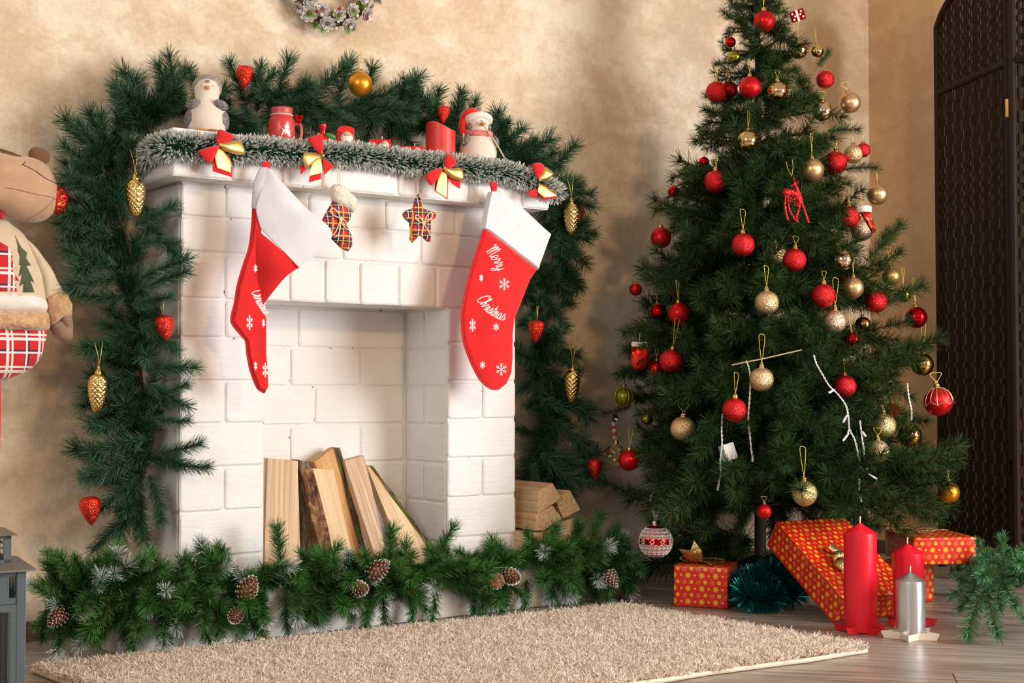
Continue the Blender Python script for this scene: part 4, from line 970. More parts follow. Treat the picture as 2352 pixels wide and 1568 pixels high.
# boot and mitten ornaments
P, s, Rr = frame_at(1990, 500, 3.52)
def dq(x, y): return Rr*((x-1990)*s)+Vector((0, 0, -(y-500)*s))
t = thing('boot_ornament', 'small red boot ornament with a white knitted cuff on the screen side of the tree', 'ornament', P)
part('boot', pillow_rings([dq(*q) for q in ((1975, 486), (1998, 486), (2002, 500), (2011, 528), (2009, 534), (2002, 534), (1996, 522), (1984, 502))], (-.58, -.81, 0), .010, ROUND), MRSTR, t)
cf = MB().lathe([(.0, -.006), (.0165, -.006), (.018, -.003), (.018, .006), (.016, .009), (0, .009)], 24, disp=lambda j, k, r, z: .0006*((k % 2)) if r > .01 else 0)
part('cuff', cf.shift(dq(1985, 482)), M('white_knit', (.82, .78, .72), .9), t)
part('hanging_thread', MB().tube([dq(1983, 476), dq(1978, 462), dq(1979, 445)], .0006, 4), MTHREAD, t)
P, s, Rr = frame_at(1470, 818, 3.66)
def dq2(x, y): return Rr*((x-1470)*s)+Vector((0, 0, -(y-818)*s))
t = thing('mitten_ornament', 'red ribbed mitten ornament with a white cuff hanging on the fireplace side of the tree', 'ornament', P)
part('mitten', pillow_rings([dq2(*q) for q in ((1452, 797), (1486, 797), (1490, 812), (1497, 830), (1494, 838), (1487, 832), (1484, 845), (1475, 852), (1458, 850), (1449, 838), (1449, 815))], (-.58, -.81, 0), .012, ROUND), MRSTR, t)
part('cuff', MB().box(-.021, .021, -.010, .010, -.006, .007).xf(Matrix.Rotation(-YAW, 4, 'Z')).shift(dq2(1469, 791)), M('white_knit2', (.72, .68, .60), .9), t, bevel=.003)
part('hanging_thread', MB().tube([dq2(1469, 783), dq2(1470, 765)], .0006, 4), MTHREAD, t)
# silver bow with striped ribbon ornament at the lowest fireplace side
P, s, Rr = frame_at(1410, 985, 3.74)
t = thing('ribbon_ornament', 'small silver foil bow with a red and white striped tail above the glass bauble', 'ornament', P)
sb = MB()
for k in range(9):
    a = k*2.4; d = Vector((math.cos(a)*.8, -.5, math.sin(a)*.8)).normalized(); q = d.cross(Vector((0, 1, .2))).normalized()*.0035
    c0 = Vector((0, 0, .028)); sb.add([c0-q, c0+q, c0+d*.010+q, c0+d*.010-q, c0+d*.011+q*.8+Vector((0, 0, .003)), c0+d*.011-q*.8+Vector((0, 0, .003))], [(0, 1, 2, 3), (3, 2, 4, 5)])
part('foil_bow', sb, MSILCAP, t)
for nm, mt, seq in (('white_stripe', M('white_ribbon', (.75, .68, .62), .5), (0, 2, 4)), ('red_stripe', MRBOW, (1, 3))):
    b_ = MB()
    for q in seq: z0 = .018-q*.009; b_.box(-.006+q*.0008, .003+q*.0008, -.001, .001, z0-.009, z0)
    part(nm, b_, mt, t, smooth=False)

# ---- string of lights on the tree
MWIRE = M('white_cable', (.78, .78, .80), .35); MBULB = M('clear_white_bulb', (.85, .85, .88), .2, coat=.5)
lt = thing('string_lights', 'white twisted cable of unlit fairy lights hanging through the lower tree', 'lights', at(1720, 830, D=3.40))
def cable(pts, D, tw=.0016, r=.0010):
    P_ = smooth_path([at(x, y, D=D) for x, y in pts], 10); mb = MB()
    for ph in (0, PI): mb.tube([p+(Rr*math.cos(i*1.1+ph)+Vector((0, .5, math.sin(i*1.1+ph)*.3)))*tw for i, p in enumerate(P_)], r, 5)
    part('cable', mb, MWIRE, lt, True)
def bulb(x0, y0, x1, y1, D): part('bulb', MB().tube([at(x0, y0, D=D), at((x0+x1)/2, (y0+y1)/2, D=D), at(x1, y1, D=D)], [.0016, .0030, .0028], 8), MBULB, lt, True)
DL = 3.36
cable([(1715, 828), (1722, 850), (1724, 880), (1722, 920), (1719, 960), (1723, 1000), (1727, 1040)], DL); bulb(1727, 1036, 1729, 1060, DL)
cable([(1660, 950), (1658, 985), (1659, 1020), (1655, 1060), (1656, 1090), (1652, 1105)], DL-.01); bulb(1652, 1104, 1648, 1126, DL-.01)
cable([(1870, 815), (1876, 835), (1890, 860), (1905, 885), (1925, 905), (1943, 930), (1949, 955), (1952, 985), (1964, 1010), (1973, 1050)], DL-.02); bulb(1973, 1048, 1975, 1074, DL-.02)
cable([(1951, 985), (1948, 995)], DL-.02); bulb(1950, 994, 1936, 1012, DL-.02); bulb(1918, 894, 1903, 902, DL-.02); bulb(1946, 952, 1936, 970, DL-.02)
cable([(1976, 965), (1980, 1000), (1986, 1040), (1992, 1080)], DL+.02); bulb(1994, 1088, 2014, 1100, DL+.02); bulb(1980, 990, 1988, 1002, DL+.02)
cable([(1975, 1100), (1974, 1125)], DL); bulb(1974, 1124, 1978, 1152, DL); cable([(2085, 880), (2088, 910), (2094, 940), (2094, 965)], 3.5)
P = at(1672, 1038, D=DL+.01)
bb = MB().box(-.016, .016, -.011, .011, -.020, .020).xf(Matrix.Rotation(-YAW+.5, 4, 'Z') @ Matrix.Rotation(-.22, 4, 'Y') @ Matrix.Rotation(-.2, 4, 'X')).shift(P)
part('battery_box', bb, M('white_plastic', (.70, .70, .72), .4), lt, True, bevel=.0015)
t = thing('wooden_stick', 'thin pale wooden stick poked across the tree above a gold bauble', 'stick', at(1760, 822, D=3.33))
part('stick', MB().tube([at(1680, 838, D=3.34), at(1760, 822, D=3.33), at(1842, 803, D=3.36)], .0017, 6), M('pale_stick', (.45, .36, .25), .7), t, True)

# ================================================================== ON THE MANTEL
NY = Vector((0, -1, 0))
# tinsel garland along the shelf edge
def tinsel(name, label, path, R, n, ca, cb, loc, wts=.24, curl=0, tipw=.0011, parts_=('green_fringe', 'white_tips')):
    t = thing(name, label, 'garland', loc); st = smooth_path(path, 10)
    A = np.array([tuple(p) for p in st]); seg = np.linalg.norm(np.diff(A, axis=0), axis=1); cum = np.concatenate([[0], np.cumsum(seg)])
    tt = rng.uniform(0, cum[-1], n); P = np.stack([np.interp(tt, cum, A[:, k]) for k in range(3)], 1)
    i = np.clip(np.searchsorted(cum, tt)-1, 0, len(seg)-1); Tn = np.diff(A, axis=0)[i]; Tn /= np.linalg.norm(Tn, axis=1, keepdims=True)
    r = rng.normal(size=(n, 3)); S = np.cross(Tn, r); S /= np.linalg.norm(S, axis=1, keepdims=True)
    D = S+Tn*rng.normal(0, .42, (n, 1)); D /= np.linalg.norm(D, axis=1, keepdims=True); L = R*rng.uniform(.80, 1.08, n)
    me = blade_mesh('fringe', [blades(P, D, L, tipw, 0, rng.uniform(0, 1, n), None, .9)], [ca]); put(parts_[0], me, t, True)
    if cb:
        k = rng.uniform(0, 1, n) < .93
        P2 = P[k]+D[k]*(L[k]*(1-wts))[:, None]-D[k]*.0002; me = blade_mesh('tips', [blades(P2, D[k], L[k]*wts*1.04, tipw*2.2, 0, .5, None, .8)], [cb]); put(parts_[1], me, t, True)
    part('core_wire', MB().tube(st, .0022, 6), MTWIG, t, True)
    for c in t.children: c.matrix_parent_inverse = Matrix.Translation(-Vector(loc))
    return t
MTINS = needle_mat('green_tinsel', (.002, .05, .025), (.02, .18, .09), rough=.28); MWT = M('white_tinsel_tip', (.90, .88, .86), .5)
tp = [at(338, 395, Y=.10), at(348, 352, Y=.03), at(372, 338, Y=-.045), at(410, 337, Y=-.094), at(460, 338, Y=-.094), at(520, 344, Y=-.094), at(600, 345, Y=-.094), at(680, 352, Y=-.094), at(760, 355, Y=-.094), at(840, 359, Y=-.094), at(920, 371, Y=-.094), at(1000, 378, Y=-.094), at(1080, 388, Y=-.094), at(1150, 396, Y=-.094), at(1215, 412, Y=-.094), at(1255, 432, Y=-.085), at(1275, 442, Y=-.06)]
tinsel('tinsel_garland', 'green tinsel garland with white tips wound along the mantel edge', tp, .035, 16000, MTINS, MWT, (tp[9].x, -.094, ZB))

# bows
YB = -.128
def bow(label, knot, pieces):
    k = at(*knot, Y=YB); t = thing('ribbon_bow', label, 'bow', k, group='red and gold bows along the mantel')
    for nm, mt, pts, dy in pieces:
        o = [at(x, y, Y=YB+dy) for x, y in pts]
        if len(o) < 4: o = [o[0], (o[0]+o[1])/2, o[1], (o[1]+o[2])/2, o[2]]
        o2 = smooth_path(o, 3, True) if nm == 'loop' else o
        mb = pillow_rings(o2, NY, .0075 if nm == 'loop' else .002, [(0, 0), (.08, .45), (.3, .8), (.6, 1)])
        part('ribbon_'+nm, mb, mt, t, True)
    kn = MB().ellipsoid(k+Vector((0, -.006, 0)), (.0035, .004, .0035), 10, 8); kn.tube([k+Vector((-.002, -.006, .004)), k+Vector((-.006, -.008, .010))], .0006, 5)
    part('gold_wire_tie', kn, MTHREAD, t, True)
R_, G_ = MRBOW, MGBOW
bow('red and gold bow in front of the bare headed penguin', (503, 333), [('tail', R_, [(489, 352), (512, 345), (530, 363), (533, 407), (488, 393)], .004), ('tail', G_, [(496, 338), (510, 340), (530, 370), (530, 397), (498, 386), (493, 360)], 0), ('loop', R_, [(502, 298), (520, 302), (538, 313), (525, 326), (504, 334), (496, 322)], -.002), ('loop', R_, [(454, 347), (480, 338), (503, 334), (496, 355), (482, 375), (466, 362)], -.002), ('loop', G_, [(504, 332), (528, 324), (553, 324), (563, 352), (540, 354), (518, 346)], -.006)])
bow('red and gold bow below the red toy engine candle', (739, 358), [('tail', R_, [(712, 400), (738, 398), (737, 411), (709, 419)], .004), ('tail', R_, [(741, 362), (767, 381), (744, 402)], .003), ('tail', R_, [(688, 381), (716, 376), (691, 401)], .004), ('tail', G_, [(720, 368), (738, 360), (741, 397), (710, 405), (713, 385)], -.002), ('loop', R_, [(706, 319), (722, 312), (739, 309), (742, 335), (739, 356), (722, 342)], -.002), ('loop', G_, [(738, 358), (716, 350), (697, 353), (701, 386), (715, 377), (726, 368)], -.006)])
bow('red and gold bow below the curved top red candle', (1018, 387), [('tail', R_, [(1010, 398), (1030, 404), (1028, 458), (998, 438), (999, 420)], .004), ('tail', R_, [(1027, 405), (1058, 413), (1056, 434), (1038, 422)], .003), ('tail', G_, [(1013, 393), (1026, 395), (1028, 425), (1026, 455), (1001, 438), (1006, 412)], -.002), ('loop', R_, [(1019, 376), (1028, 353), (1042, 362), (1047, 378), (1030, 388)], -.002), ('loop', R_, [(978, 401), (995, 390), (1017, 386), (1008, 405), (991, 426), (981, 415)], -.002), ('loop', G_, [(1019, 387), (1040, 386), (1061, 387), (1065, 414), (1045, 412), (1030, 402)], -.006)])
bow('red and gold bow at the far end of the mantel beyond the second stocking', (1237, 414), [('tail', R_, [(1238, 422), (1256, 428), (1283, 452), (1247, 460), (1232, 440)], .004), ('tail', R_, [(1210, 440), (1235, 432), (1233, 456), (1218, 452)], .003), ('tail', G_, [(1239, 422), (1253, 428), (1280, 450), (1250, 455), (1235, 440)], -.002), ('loop', R_, [(1223, 377), (1242, 374), (1251, 385), (1245, 400), (1236, 412), (1228, 398)], -.002), ('loop', G_, [(1237, 412), (1245, 394), (1253, 383), (1272, 399), (1258, 412), (1245, 416)], -.006)])

# penguins
MSTW = felt('speckled_white_clay', (.80, .72, .66), (.72, .62, .55), 300); 
def speck(name, a, b_):
    m, nt, b = newmat(name); setp(b, rough=.85); co = coords(nt, 'Object')
    nt.links.new(ramp(nt, noise_tex(nt, co, 380, 4, .8), [(.44, a), (.56, b_)]), b.inputs['Base Color']); bump(nt, b, noise_tex(nt, co, 500, 2), .6, .001); return m
MSTG = speck('speckled_grey_clay', (.035, .035, .045), (.36, .34, .34)); MSTGL = speck('speckled_light_grey_knit', (.14, .13, .13), (.48, .44, .40)); MSCARF = speck('snowy_red_scarf', (.55, .03, .05), (.80, .40, .38))
MBEAK = M('orange_clay', (.62, .28, .10), .7); MEYE = M('black_paint', (.01, .01, .01), .3)
def penguin(label, px_, Y, h, face, scarf):
    P = Vector((at(px_, 300, Y=Y).x, Y, ZT+.0005)); t = thing('penguin_figurine', label, 'figurine', P, (0, 0, face))
    w = h*.355
    body = MB().lathe([(w*.55, 0), (w*.80, h*.02), (w*.97, h*.12), (w*1.0, h*.24), (w*.93, h*.38), (w*.76, h*.50), (w*.60, h*.57), (w*.55, h*.62), (w*.60, h*.70), (w*.62, h*.79), (w*.52, h*.89), (w*.30, h*.96), (0, h*.985)], 32)
    part('body', body, MSTW, t)
    if not scarf:
        hood = MB().ellipsoid((0, .0085, h*.80+.003), (w*.72, w*.66, h*.225), 28, 18)
        part('knitted_hood', hood, MSTGL, t)
        part('brow', MB().add([(-.005, -w*.50, h*.905), (.005, -w*.50, h*.905), (.0045, -w*.60, h*.87), (0, -w*.635, h*.845), (-.0045, -w*.60, h*.87)], [(0, 1, 2, 3, 4)]), MSTG, t)
        for s in (-1, 1):
            part('wing', MB().ellipsoid((s*w*.66, -w*.60, h*.475), (w*.40, w*.28, h*.085), 16, 10, rot=(0, s*.35, s*.55)), MSTG, t)
            part('flank', MB().ellipsoid((s*w*.72, w*.10, h*.24), (w*.36, w*.80, h*.20), 16, 10), MSTG, t)
            part('foot', MB().ellipsoid((s*w*.30, -w*.92, h*.02), (w*.24, w*.2, h*.022), 12, 8), MBEAK, t)
            part('eye', MB().ellipsoid((s*w*.27, -w*.545, h*.80), (.0012,)*3, 8, 6), MEYE, t)
        part('beak', MB().ellipsoid((0, -w*.64, h*.765), (w*.14, w*.26, h*.035), 12, 8, rot=(.25, 0, 0)), MBEAK, t)
    else:
        part('scarf', MB().tube([(w*.62*math.cos(a), w*.62*math.sin(a)-.002, h*.595+.004*math.sin(a)) for a in np.linspace(0, 2*PI, 25)], .0085, 10, caps=False), MSCARF, t)
        fur = MB().tube([(w*.60*math.cos(a), -.004+w*.56*math.sin(a)*.75, h*.845-.010*math.sin(a)) for a in np.linspace(0, 2*PI, 25)], .0085, 10, caps=False)
        part('fur_brim', fur, M('white_fur', (.82, .78, .72), .95, bmp=(260, .9, .002)), t)
        hat = MB().tube(smooth_path([(0, .006, h*.84), (-.004, .008, h*.93), (-.018, .008, h*.985), (-.036, .004, h*.86), (-.040, 0, h*.66), (-.038, -.004, h*.52)], 5), [.022, .022, .021, .020, .019, .018, .017, .016, .015, .0145, .014, .013, .013, .012, .012, .011, .010, .010, .009, .009, .008, .008, .007, .007, .006, .005], 12)
        part('red_hat', hat, MRED, t)
        part('hat_bobble', MB().ellipsoid((-.038, -.005, h*.48), (.008, .007, .009), 12, 8), MSTGL, t)
        part('brow', MB().add([(-.006, -w*.50, h*.85), (.006, -w*.50, h*.85), (.003, -w*.62, h*.80), (0, -w*.66, h*.785), (-.003, -w*.62, h*.80)], [(0, 1, 2, 3, 4)]), MSTG, t)
        for s in (-1, 1):
            part('cheek_patch', MB().ellipsoid((s*w*.50, -w*.22, h*.71), (w*.16, w*.22, h*.075), 12, 8), MSTG, t)
            part('wing', MB().ellipsoid((s*w*.80, -w*.40, h*.44), (w*.20, w*.34, h*.12), 14, 8, rot=(-.5, s*-.3, 0)), MSTG, t)
            part('eye', MB().ellipsoid((s*w*.24, -w*.60, h*.755), (.0011,)*3, 8, 6), MEYE, t)
        part('back', MB().ellipsoid((w*.35, w*.35, h*.28), (w*.72, w*.66, h*.27), 16, 10), MSTG, t)
        part('beak', MB().ellipsoid((.001, -w*.76, h*.735), (w*.14, w*.2, h*.038), 12, 8), MBEAK, t)
        MSK = M('pale_stick2', (.66, .46, .27), .7)
        po = MB().tube([(.001, -w*.95, h*.70), (w*.80, -w*.80, h*.36), (w*1.40, -w*.72, h*.03)], .0018, 6)
        part('ski_pole', po, MSK, t); part('pole_basket', MB().lathe([(0, 0), (.007, 0), (.007, .001), (0, .001)], 14).xf(Matrix.Rotation(.7, 4, 'Y')).shift((w*1.30, -w*.74, h*.09)), M('brown_disc', (.3, .16, .09), .7), t)
        part('ski_pole', MB().tube([(-w*.95, -w*.5, h*.56), (-w*.97, -w*.55, h*.36)], .0018, 6), MSK, t)
    return t
penguin('grey and white clay penguin with a knitted grey hood on the end of the mantel', 475, -.028, .126, -.40+.75*0, False)
penguin('clay penguin in a red hat and scarf holding a ski pole on the mantel', 1098, -.02, .132, -.30, True)

# mason jar mug
MJAR = M('frosted_red_glass', (.60, .045, .045), .42, 0, sss=0, coat=.2); MJAR2 = M('red_glass_rim', (.50, .08, .08), .35)
Pj = Vector((at(647, 318, Y=-.025).x, -.025, ZT+.0005)); t = thing('mason_jar_mug', 'red frosted mason jar mug with a white star standing on the mantel', 'mug', Pj, (0, 0, -.45), scale=1.08)
part('jar', MB().lathe([(.020, 0), (.0255, .002), (.0275, .006), (.0275, .042), (.0262, .048), (.0225, .0525), (.0215, .055)], 40), MJAR, t)
part('screw_rim', MB().lathe([(.0215, .054), (.0222, .0555), (.0215, .057), (.0222, .0600), (.0215, .062), (.0222, .065), (.0226, .071), (.0218, .073), (.020, .073), (.020, .06)], 40), MJAR2, t)
part('handle', MB().tube(smooth_path([(.026, 0, .040), (.036, 0, .042), (.040, 0, .034), (.040, 0, .016), (.036, 0, .007), (.026, 0, .008)], 5), .0036, 10), MJAR2, t)
tw = MB()
for ph in (0, PI): tw.tube([((.0226+.0006*math.cos(a*16+ph))*math.cos(a), (.0226+.0006*math.cos(a*16+ph))*math.sin(a), .0575+.0008*math.sin(a*16+ph)) for a in np.linspace(0, 2*PI, 130)], .0009, 5)
part('twine', tw, M('red_white_twine', (.80, .60, .56), .8), t)
def starpts(n, r1, r2, rot=0): return [((r1 if k % 2 == 0 else r2)*math.sin(PI*k/n+rot), (r1 if k % 2 == 0 else r2)*math.cos(PI*k/n+rot)) for k in range(2*n)]
sa = .36; sp_ = [(x, z+.024) for x, z in starpts(5, .0175, .0078, .1)]
V = [(.0279*math.sin(sa+x/.0279), -.0279*math.cos(sa+x/.0279), z) for x, z in sp_]; c0 = (.0281*math.sin(sa), -.0281*math.cos(sa), .024)
part('white_star', MB().add(V+[c0], [(k, (k+1) % 10, 10) for k in range(10)]), M('white_star_paint', (.85, .80, .80), .4), t, smooth=False)
bl = MB()
for q in ((.031, -.004, .050), (.038, -.001, .049), (.035, -.007, .045), (.036, .003, .055), (.030, -.002, .057), (.040, -.004, .055)): bl.ellipsoid(q, (.0042,)*3, 12, 8)
part('red_bells', bl, MRS, t)
# candle with a scooped top
MWAX = M('dull_red_wax', (.62, .025, .018), .42, sss=.12, var=(30, (.70, .05, .04), .35, .65)); MWAX.node_tree.nodes['Principled BSDF'].inputs['Subsurface Radius'].default_value = (.02, .004, .003)
Pc = Vector((at(1012, 340, Y=-.018).x, -.018, ZT+.0005)); t = thing('pillar_candle', 'thick dull red candle with a scooped top on the mantel', 'candle', Pc)
n = 40; mb = MB(); r = .036
def top(a): return .089-.011*(math.sin(a*1.0-.35)**2)+.006*math.cos(a-2.9)
V = [(r*math.cos(2*PI*k/n), r*math.sin(2*PI*k/n), 0) for k in range(n)]+[(r*math.cos(2*PI*k/n), r*math.sin(2*PI*k/n), top(2*PI*k/n)-.002) for k in range(n)]+[((r-.0025)*math.cos(2*PI*k/n), (r-.0025)*math.sin(2*PI*k/n), top(2*PI*k/n)) for k in range(n)]+[(.5*r*math.cos(2*PI*k/n), .5*r*math.sin(2*PI*k/n), .073) for k in range(n)]+[(0, 0, .071)]
F = [(j*n+k, j*n+(k+1) % n, (j+1)*n+(k+1) % n, (j+1)*n+k) for j in range(3) for k in range(n)]+[(3*n+k, 3*n+(k+1) % n, 4*n) for k in range(n)]+[tuple(range(n-1, -1, -1))]
part('wax', mb.add(V, F), MWAX, t); part('wick', MB().tube([(0, 0, .069), (.001, 0, .083)], .0011, 6), M('wick', (.75, .7, .66), .8), t)
# toy engine candle and two wagons
MGLZ = M('glossy_red_wax', (.66, .008, .012), .16, coat=.4); MGRN = M('green_wax', (.05, .22, .06), .4); MCRE = M('cream_wax', (.80, .74, .66), .4); MSKIN = M('pink_wax', (.72, .40, .28), .4); MYW = M('yellow_wax', (.72, .48, .08), .35)
def santa(t, c, s=1.0, n_=Vector((0, -1, 0))):
    part('bearded_face', MB().ellipsoid(c+Vector((0, 0, -.003))*s, (.0105*s, .006*s, .0135*s), 14, 10, fn=lambda p: Vector((p.x*(1-.25*(p.z < 0)), p.y, p.z))), MCRE, t)
    part('face', MB().ellipsoid(c+Vector((0, -.0035, .005))*s, (.0068*s, .004*s, .0042*s), 12, 8), MSKIN, t)
Pt = Vector((at(775, 320, Y=-.02).x, -.02, ZT+.0005)); t = thing('toy_engine_candle', 'glossy red toy engine candle with a white bearded face on the mantel', 'candle', Pt, (0, 0, -.35), scale=1.4)
cab = MB().prism([(-.002, -.014, .004), (.026, -.014, .004), (.026, -.014, .032), (.023, -.014, .036), (.004, -.014, .036), (-.002, -.014, .031)], (0, .028, 0)); part('cab', cab, MGLZ, t, bevel=.0015)
part('cab_roof', MB().tube([(.012, -.016, .034), (.012, .016, .034)], .0145, 12).xf(Matrix.Translation((0, 0, .017)) @ Matrix.Scale(.42, 4, (0, 0, 1))), MGLZ, t)
part('boiler', MB().tube([(-.034, 0, .014), (0, 0, .014)], .011, 16), MGLZ, t); part('smoke_stack', MB().lathe([(.0045, 0), (.0045, .010), (.0065, .014), (.0065, .018), (.002, .019)], 14).shift((-.024, 0, .022)), MGLZ, t)
part('holly', MB().ellipsoid((-.012, -.009, .020), (.011, .005, .005), 12, 8, rot=(0, .3, 0)), MGRN, t); part('boiler_band', MB().tube([(-.0335, 0, .014), (-.031, 0, .014)], .0125, 16), MYW, t)
santa(t, Vector((.013, -.016, .018)))
for x in (-.026, -.010, .010, .022): part('wheel', MB().lathe([(0, -.002), (.0055, -.002), (.0055, .002), (0, .002)], 14).xf(Matrix.Rotation(PI/2, 4, 'X')).shift((x, -.014, .0055)), MYW, t)
for px_, hh, lb in ((877, .030, 'small red wagon candle with a bearded face beside the red toy engine'), (952, .024, 'low red wagon candle half hidden by tinsel beside the thick candle')):
    Pq = Vector((at(px_, 330, Y=-.012).x, -.012, ZT+.0005)); t = thing('toy_wagon_candle', lb, 'candle', Pq, (0, 0, -.55), scale=1.2)
    part('wagon', MB().box(-.024, .018, -.013, .013, .003, hh), MGLZ, t, bevel=.0018); santa(t, Vector((.006, -.014, hh-.012)), .85)
    part('wick', MB().tube([(0, 0, hh-.001), (.0006, 0, hh+.008)], .0009, 6), MCRE, t)
    for x in (-.016, .010): part('wheel', MB().lathe([(0, -.002), (.0055, -.002), (.0055, .002), (0, .002)], 14).xf(Matrix.Rotation(PI/2, 4, 'X')).shift((x, -.012, .0055)), MYW, t)

# ================================================================== HANGING ON THE GARLAND
def gcone_mesh():
    L = 1.0
    def prof(t): return float(np.interp(t, [0, .03, .08, .2, .35, .55, .72, .86, .95, 1], [.09, .15, .19, .225, .228, .205, .165, .12, .075, .03]))
    N, Mr = 56, 72; mb = MB(); V = []
    for j in range(Mr+1):
        t = j/Mr
        for k in range(N):
            a = 2*PI*k/N; u = (a/(2*PI)*10+t*7.5) % 1; v = (a/(2*PI)*10-t*7.5) % 1
            sc = (min(u, 1-u)*min(v, 1-v)*4)**.6
            rr = max(.004, prof(t)+.035*sc*min(1, 6*t)*min(1, 6*(1-t))) if 0 < t < 1 else (.05 if t == 0 else .01)
            V.append((rr*math.cos(a), rr*math.sin(a), -t*L))
    F = [(j*N+k, (j+1)*N+k, (j+1)*N+(k+1) % N, j*N+(k+1) % N) for j in range(Mr) for k in range(N)]+[tuple(range(N-1, -1, -1)), tuple(Mr*N+k for k in range(N))]
    return mb.add(V, F).mesh('gold_cone')
gcm = gcone_mesh(); recalc(gcm); gcm.materials.append(MGCONE)
gcap = MB().lathe([(.0, .13), (.07, .12), (.08, .06), (.095, .04), (.095, -.02), (0, -.02)], 16).tube([(.03*math.cos(a), 0, .16+.04*math.sin(a)) for a in np.linspace(0, 2*PI, 11)], .010, 5, caps=False).mesh('cap'); recalc(gcap); gcap.materials.append(MCAP)
gth = MB().tube([(0, 0, .18), (-.05, 0, .5), (-.16, 0, .78)], .010, 4).tube([(0, 0, .18), (.05, 0, .5), (.09, 0, .85)], .010, 4).mesh('thread'); gth.materials.append(MTHREAD)
for px_, ty, by, Y, lb in ((311, 412, 500, -.015, 'gold glass pine cone in the upper garland beside the mantel end'), (226, 858, 947, -.01, 'gold glass pine cone low in the garland on the plush toy side'), (1312, 468, 542, .05, 'gold glass pine cone in front of a red one past the mantel'), (1315, 850, 926, .05, 'gold glass pine cone low in the garland nearest the tree')):
    P = at(px_, ty, Y=Y); h = (by-ty)/FPX*pix(P)[2]; t = thing('gold_cone_bauble', lb, 'ornament', P, (random.uniform(-.05, .05), random.uniform(-.05, .05), random.random()*.4), 'gold cone baubles in the big garland', h)
    put('cone', gcm, t); put('cap', gcap, t); put('hanging_thread', gth, t)
def berry_mesh():
    def disp(j, k, r, z): return 0.0
    prof = [(0.0, 0.0), (.16, -.01), (.27, -.06), (.345, -.16), (.36, -.28), (.345, -.40), (.30, -.54), (.235, -.68), (.16, -.82), (.08, -.93), (0, -1.0)]
    P_ = smooth_path([(a, 0, b) for a, b in prof], 4); mb = MB(); N = 40; V = []
    for j, p in enumerate(P_):
        for k in range(N):
            a = 2*PI*k/N; rr = max(0, p.x)*(1+.035*math.sin(a*9+j*1.1)*math.sin(j*.9)); V.append((rr*math.cos(a), rr*math.sin(a), p.z))
    F = [(j*N+k, (j+1)*N+k, (j+1)*N+(k+1) % N, j*N+(k+1) % N) for j in range(len(P_)-1) for k in range(N)]
    return mb.add(V, F).mesh('berry')
bme = berry_mesh(); recalc(bme); bme.materials.append(MRSTR)
bth = MB().tube([(0, 0, 0), (-.05, 0, .3), (-.14, 0, .6)], .014, 4).tube([(0, 0, 0), (.05, 0, .3), (.10, 0, .62)], .014, 4).mesh('thread'); bth.materials.append(MTHREAD)
for px_, ty, by, Y, lb, th_ in ((563, 151, 205, .06, 'red glitter drop bauble at the top of the garland near the hooded penguin', 0), (1019, 243, 284, .0, 'red glitter drop bauble just above the scooped red candle', 1), (375, 724, 786, -.03, 'red glitter drop bauble against the brick corner of the fireplace', 1), (205, 1140, 1207, 0, 'red glitter drop bauble at the very bottom of the garland by the lantern', 0), (1326, 470, 520, .10, 'red glitter drop bauble half hidden behind a gold cone', 0), (1233, 735, 788, .03, 'red glitter drop bauble in the garland beside the second stocking', 1), (1366, 1054, 1104, .06, 'red glitter drop bauble above the stacked logs', 0)):
    P = at(px_, ty, Y=Y); h = (by-ty)/FPX*pix(P)[2]; t = thing('drop_bauble', lb, 'ornament', P, (random.uniform(-.1, .1), random.uniform(-.12, .12), random.random()*3), 'red drop baubles in the big garland', h)
    put('drop', bme, t)
    if th_: put('hanging_thread', bth, t)
P = at(827, 193, Y=.05); bauble('GO', P, 28/FPX*pix(P)[2], 'orange gold satin bauble at the top of the garland above the mantel', None)

